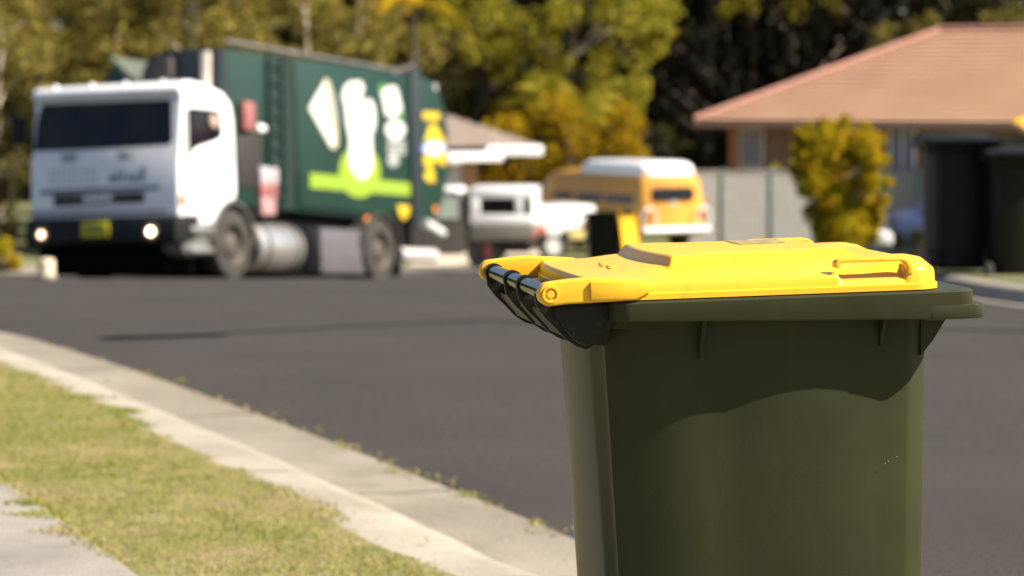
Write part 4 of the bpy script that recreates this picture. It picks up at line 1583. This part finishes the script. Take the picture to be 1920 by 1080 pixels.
# golden shrubs and palms beneath it
def shrub(name, blobs, D, lm, label, cat='shrub', size=.14, seed=0, dens=150, group=None, dd=.9, stems=True):
    bx_, by_ = blobs[0][0], max(b[1] + b[2] for b in blobs)
    o0 = Vector((GX(bx_, D), D, min(base(D), P(bx_, by_, D).z)))
    o0.z = base(D) + (.1 if D < 50 else -.03)
    rd = random.Random(seed)
    root = thing(name, Matrix.Translation(o0), label, cat, group)
    cl, sm_ = [], MB()
    for x, y, r in blobs:
        for k in range(3):
            c = P(x + rd.uniform(-.45, .45) * r, y + rd.uniform(-.45, .45) * r, D + rd.uniform(-dd, dd)) - o0
            c.z = max(c.z, .08)
            rr2 = r / FPX * D * rd.uniform(.5, .95)
            cl.append((c, rr2, dens // 3))
        sm_.tube([(rd.uniform(-.15, .15), rd.uniform(-.1, .1), 0), c * .5 + Vector((0, 0, .1)), c], [.03, .02, .008], 6)
    sm_.build('stem', M_bark2, root, 60)
    leaves('foliage', cl, size, lm, root, seed + 50, droop=-.3)
    return root


shrub('golden_shrub', [(1090, 250, 60), (1150, 260, 55), (1030, 290, 50), (970, 280, 50), (1200, 290, 45), (1120, 320, 60), (1000, 340, 50), (1190, 340, 50), (950, 230, 40), (1060, 210, 45), (1170, 235, 40), (1215, 330, 30), (930, 330, 40)],
      67, L_gold, 'tall golden shrub behind the white pop-top of the orange van', seed=11, dens=330, size=.17)
shrub('orange_shrub', [(1575, 262, 40), (1535, 285, 40), (1615, 285, 38), (1510, 265, 22), (1570, 320, 60), (1530, 340, 38), (1625, 330, 32), (1590, 375, 50), (1545, 390, 38), (1630, 370, 28), (1580, 425, 45), (1620, 420, 28), (1550, 435, 32), (1600, 455, 36)] + [(x_, y_, 9) for x_, y_ in ((1500, 250), (1492, 285), (1518, 240), (1545, 232), (1585, 226), (1625, 236), (1648, 262), (1660, 300), (1664, 340), (1655, 375), (1648, 405), (1490, 320), (1505, 360), (1515, 395), (1530, 425), (1600, 300), (1560, 350), (1640, 440))],
      40, L_shrub, 'upright orange and yellow shrub in front of the brick house', seed=12, dens=1250, size=.10, dd=.32)
shrub('flowering_shrub', [(5, 470, 28), (18, 490, 22), (-15, 480, 30), (28, 505, 14), (-40, 480, 35)], 33.5, L_flower, 'low yellow and red flowering shrub at the left edge beside the truck', seed=13, dens=260, size=.09, dd=.4)
shrub('low_shrub', [(1310, 310, 22), (1345, 312, 18), (1280, 300, 25), (1250, 260, 35), (1285, 285, 28)], 64, L_darkm, 'low dark green shrub behind the steel fence beside the brick house', seed=14, dens=260, size=.13)
shrub('low_shrub', [(1480, 318, 18), (1455, 320, 14), (1500, 310, 16)], 60.2, L_mid, 'small green shrub over the fence top next to the orange shrub', seed=15, dens=150, size=.1, dd=.3)
shrub('low_shrub', [(1690, 450, 22), (1715, 445, 22), (1670, 455, 16)], 44, L_darkm, 'low green plant on the lawn beside the white letterbox', seed=16, dens=200, size=.08, dd=.3)
shrub('low_shrub', [(10, 340, 60), (20, 260, 50), (0, 420, 40), (-30, 360, 60), (30, 200, 40)], 56, L_darkm, 'dark yellowish shrub at the left edge behind the truck mirror', seed=17, dens=380, size=.15)


def palm(px_, D, py_top, label, seed, nf=11, fl=2.2, lm=L_gold, dr=2.0):
    rd = random.Random(seed)
    x = GX(px_, D)
    o0 = Vector((x, D, base(D) - .05))
    ht = P(px_, py_top, D).z - o0.z
    root = thing('palm_tree', Matrix.Translation(o0), label, 'palm', 'golden palms')
    MB().tube([(0, 0, -.1), (.05, 0, ht * .5), (0, 0, ht)], [.09, .07, .06], 10).build('trunk', M_bark2, root)
    V = []
    for k in range(nf):
        a_ = 6.28 * k / nf + rd.uniform(-.2, .2)
        el = rd.uniform(.5, 1.3)
        d = Vector((math.cos(a_), math.sin(a_), 0))
        prev = Vector((0, 0, ht))
        up_ = el
        for s_ in range(14):
            t = s_ / 13
            ang = el - t * dr
            nx_ = prev + (d * math.cos(ang) + Vector((0, 0, math.sin(ang)))) * fl / 14
            sd_ = Vector((-d.y, d.x, 0))
            ll = .55 * math.sin(math.pi * min(1, t + .12)) * fl / 2.2 + .06
            for sg in (-1, 1):
                for h_ in (0, .5):
                    b0 = prev.lerp(nx_, h_)
                    tip = b0 + sd_ * sg * ll * .75 + (nx_ - prev).normalized() * ll * .45 + Vector((0, 0, -ll * .45))
                    w_ = (nx_ - prev).normalized() * .035
                    V += [b0 - w_, b0 + w_, tip + w_ * .3, tip - w_ * .3]
            prev = nx_
    raw('fronds', np.array([tuple(v) for v in V]), 4, lm, root)
    return root


palm(1060, 68.6, 225, 'golden palm with arching fronds in front of the broad yellow green tree', 1, 11, 2.6, L_mid, 1.5)
palm(985, 68.4, 255, 'low golden palm between the grey roofed house and the orange van', 4, 9, 1.9, L_gold, 1.6)
palm(775, 66, 10, 'golden palm with drooping fronds rising behind the truck tailgate', 2, 8, 1.9)
palm(690, 72, 95, 'small olive palm behind the top of the green truck body', 3, 7, 1.3, L_olive)

# dark forest trees on the right and in the shade
dk = [(1330, 86, 15, 5.0, .05, 'dark shaded forest tree left of the terracotta roof'),
      (1480, 90, 17, 5.5, .05, 'tall dark forest tree above the left slope of the terracotta roof'),
      (1640, 84, 15, 5.0, .10, 'dark forest tree behind the ridge of the terracotta roof'),
      (1790, 90, 17, 5.5, .08, 'dark forest tree behind the right part of the terracotta roof'),
      (1930, 84, 15, 5.0, .08, 'dark forest tree at the right edge behind the terracotta roof'),
      (900, 88, 15, 4.5, .04, 'dark forest tree above the grey tiled roof'),
      (1200, 92, 16, 5.0, .04, 'dark forest tree behind the broad yellow green tree'),
      (2200, 78, 18, 6.0, .08, 'tall dark forest tree beyond the right edge of the brick house'),
      (2550, 70, 18, 6.0, .08, 'tall dark forest tree far to the right that shades the others')]
for i, (px_, D, h, cr, low, lab) in enumerate(dk):
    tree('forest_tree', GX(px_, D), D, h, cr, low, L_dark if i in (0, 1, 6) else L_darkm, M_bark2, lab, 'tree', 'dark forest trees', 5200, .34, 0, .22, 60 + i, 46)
# sunlit sprays in front of the dark trees
shrub('sunlit_sapling', [(1660, 70, 32), (1700, 90, 28), (1725, 55, 26), (1640, 100, 22), (1750, 40, 22)], 76, L_olive, 'sunlit olive sapling rising behind the left slope of the terracotta roof', 'sapling', seed=30, dens=190, size=.15)
shrub('sunlit_sapling', [(1420, 5, 36), (1360, 12, 26), (1480, -10, 40), (1560, 0, 26)], 82, L_mid, 'sunlit yellow green sapling at the top above the dark forest', 'sapling', seed=31, dens=130, size=.17)
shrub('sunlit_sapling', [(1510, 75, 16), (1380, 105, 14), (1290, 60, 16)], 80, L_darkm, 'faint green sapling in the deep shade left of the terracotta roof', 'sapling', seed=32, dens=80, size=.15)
shrub('sunlit_sapling', [(1890, 25, 34), (1930, 40, 30), (1860, 40, 22)], 78, L_olive, 'olive sapling above the right end of the terracotta ridge', 'sapling', seed=33, dens=140, size=.16)

# the wood behind everything: one mass
rg = np.random.default_rng(77)
cl = []
for k in range(900):
    x = rg.uniform(-60, 60)
    y = rg.uniform(100, 120)
    z = base(100) + rg.uniform(0, 13)
    cl.append(((x, y, z), (2.8, 2.0, 2.0), 110))
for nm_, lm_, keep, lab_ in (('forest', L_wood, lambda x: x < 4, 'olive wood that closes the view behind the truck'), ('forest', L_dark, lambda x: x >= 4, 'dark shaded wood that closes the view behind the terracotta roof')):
    wd = leaves(nm_, [c for c in cl if keep(c[0][0])], .70, lm_, None, 5, aspect=.7)
    tag(wd, lab_, 'forest', kind='stuff')

# ------------------------------------------------------------------ street lamp that throws its shadow over the road
DLx, DLy = GX(905, 16.5), 16.5
off = 6.0 / math.tan(SUN_EL)
ML = Matrix.Translation((DLx + off * math.cos(SUN_AZ), DLy + off * math.sin(SUN_AZ), vz(DLy) - .02))
lp = thing('street_lamp', ML, 'grey street lamp with a long arm standing on the right hand verge', 'street lamp')
MB().tube([(0, 0, 0), (0, 0, 3), (0, 0, 5.95)], [.075, .06, .045], 12).build('pole', M_grey, lp)
tipx, tipy = GX(415, 15.45) - DLx, 15.45 - DLy
MB().tube([(0, 0, 5.9), (tipx * .5, tipy * .5, 6.0), (tipx, tipy, 6.0)], [.032, .03, .026], 8).build('arm', M_grey, lp)
hd_ = MB()
hd_.prism([(tipx + .1, tipy - .11, 5.96), (tipx + .1, tipy + .11, 5.96), (tipx + .1, tipy + .08, 6.06), (tipx + .1, tipy - .08, 6.06)],
          [(tipx - .55, tipy - .14 - .22, 5.97), (tipx - .55, tipy + .14 - .22, 5.97), (tipx - .55, tipy + .08 - .22, 6.05), (tipx - .55, tipy - .08 - .22, 6.05)], .02)
hd_.build('lamp_head', M_grey, lp)


# ------------------------------------------------------------------ bollard and small litter
Db = 33.0
bo = P(87, 531, Db)
MBo = Matrix.Translation((bo.x, Db, base(Db) + .0))
bl = thing('bollard', MBo, 'short pale cream bollard standing left of the truck under its left headlight', 'bollard')
hb = P(87, 484, Db).z - base(Db)
MB().lathe([(0, -.05), (.105, -.05), (.105, hb - .06), (.10, hb - .03), (.085, hb - .01), (0, hb)], None, 20).build('post', mat('cream_concrete', (.62, .52, .36), .8), bl)
MB().lathe([(.13, -.05), (.13, .05), (.107, .06)], None, 20).build('base', M_kerb, bl)

# weeds in the joint between gutter and asphalt, leaf litter
wp = []
rg = np.random.default_rng(8)
nk = [p for p in NKs if 5 < p[1] < 17]
xs_, ys_ = [p[0] for p in nk][::-1], [p[1] for p in nk][::-1]
for k in range(45):
    y = rg.uniform(5.5, 15)
    x = float(np.interp(y, ys_, xs_))
    m_ = int(rg.integers(4, 22))
    wp.append(((x + rg.normal(0, .015), y, base(y) + .012), (.03 + .004 * m_ * rg.random(), .03 + .004 * m_ * rg.random(), .012), m_))
we = leaves('weeds', wp, .025, M_grass, None, 9, aspect=.3)
tag(we, 'small weeds growing along the joint between gutter and asphalt', 'weeds', kind='stuff')
wp = []
for k in range(16):
    y = rg.uniform(5, 14)
    x = float(np.interp(y, ys_, xs_)) + rg.normal(-.15, .45)
    wp.append(((x, y, base(y) + (.125 if x < float(np.interp(y, ys_, xs_)) - .5 else .02)), (.004, .004, .002), 1))
li = leaves('litter', wp, .026, leafmat('dry_leaf', [(.30, .15, .06), (.40, .26, .13)], .1), None, 10, aspect=.6)
tag(li, 'dry brown leaves scattered over gutter and road', 'leaf litter', kind='stuff')
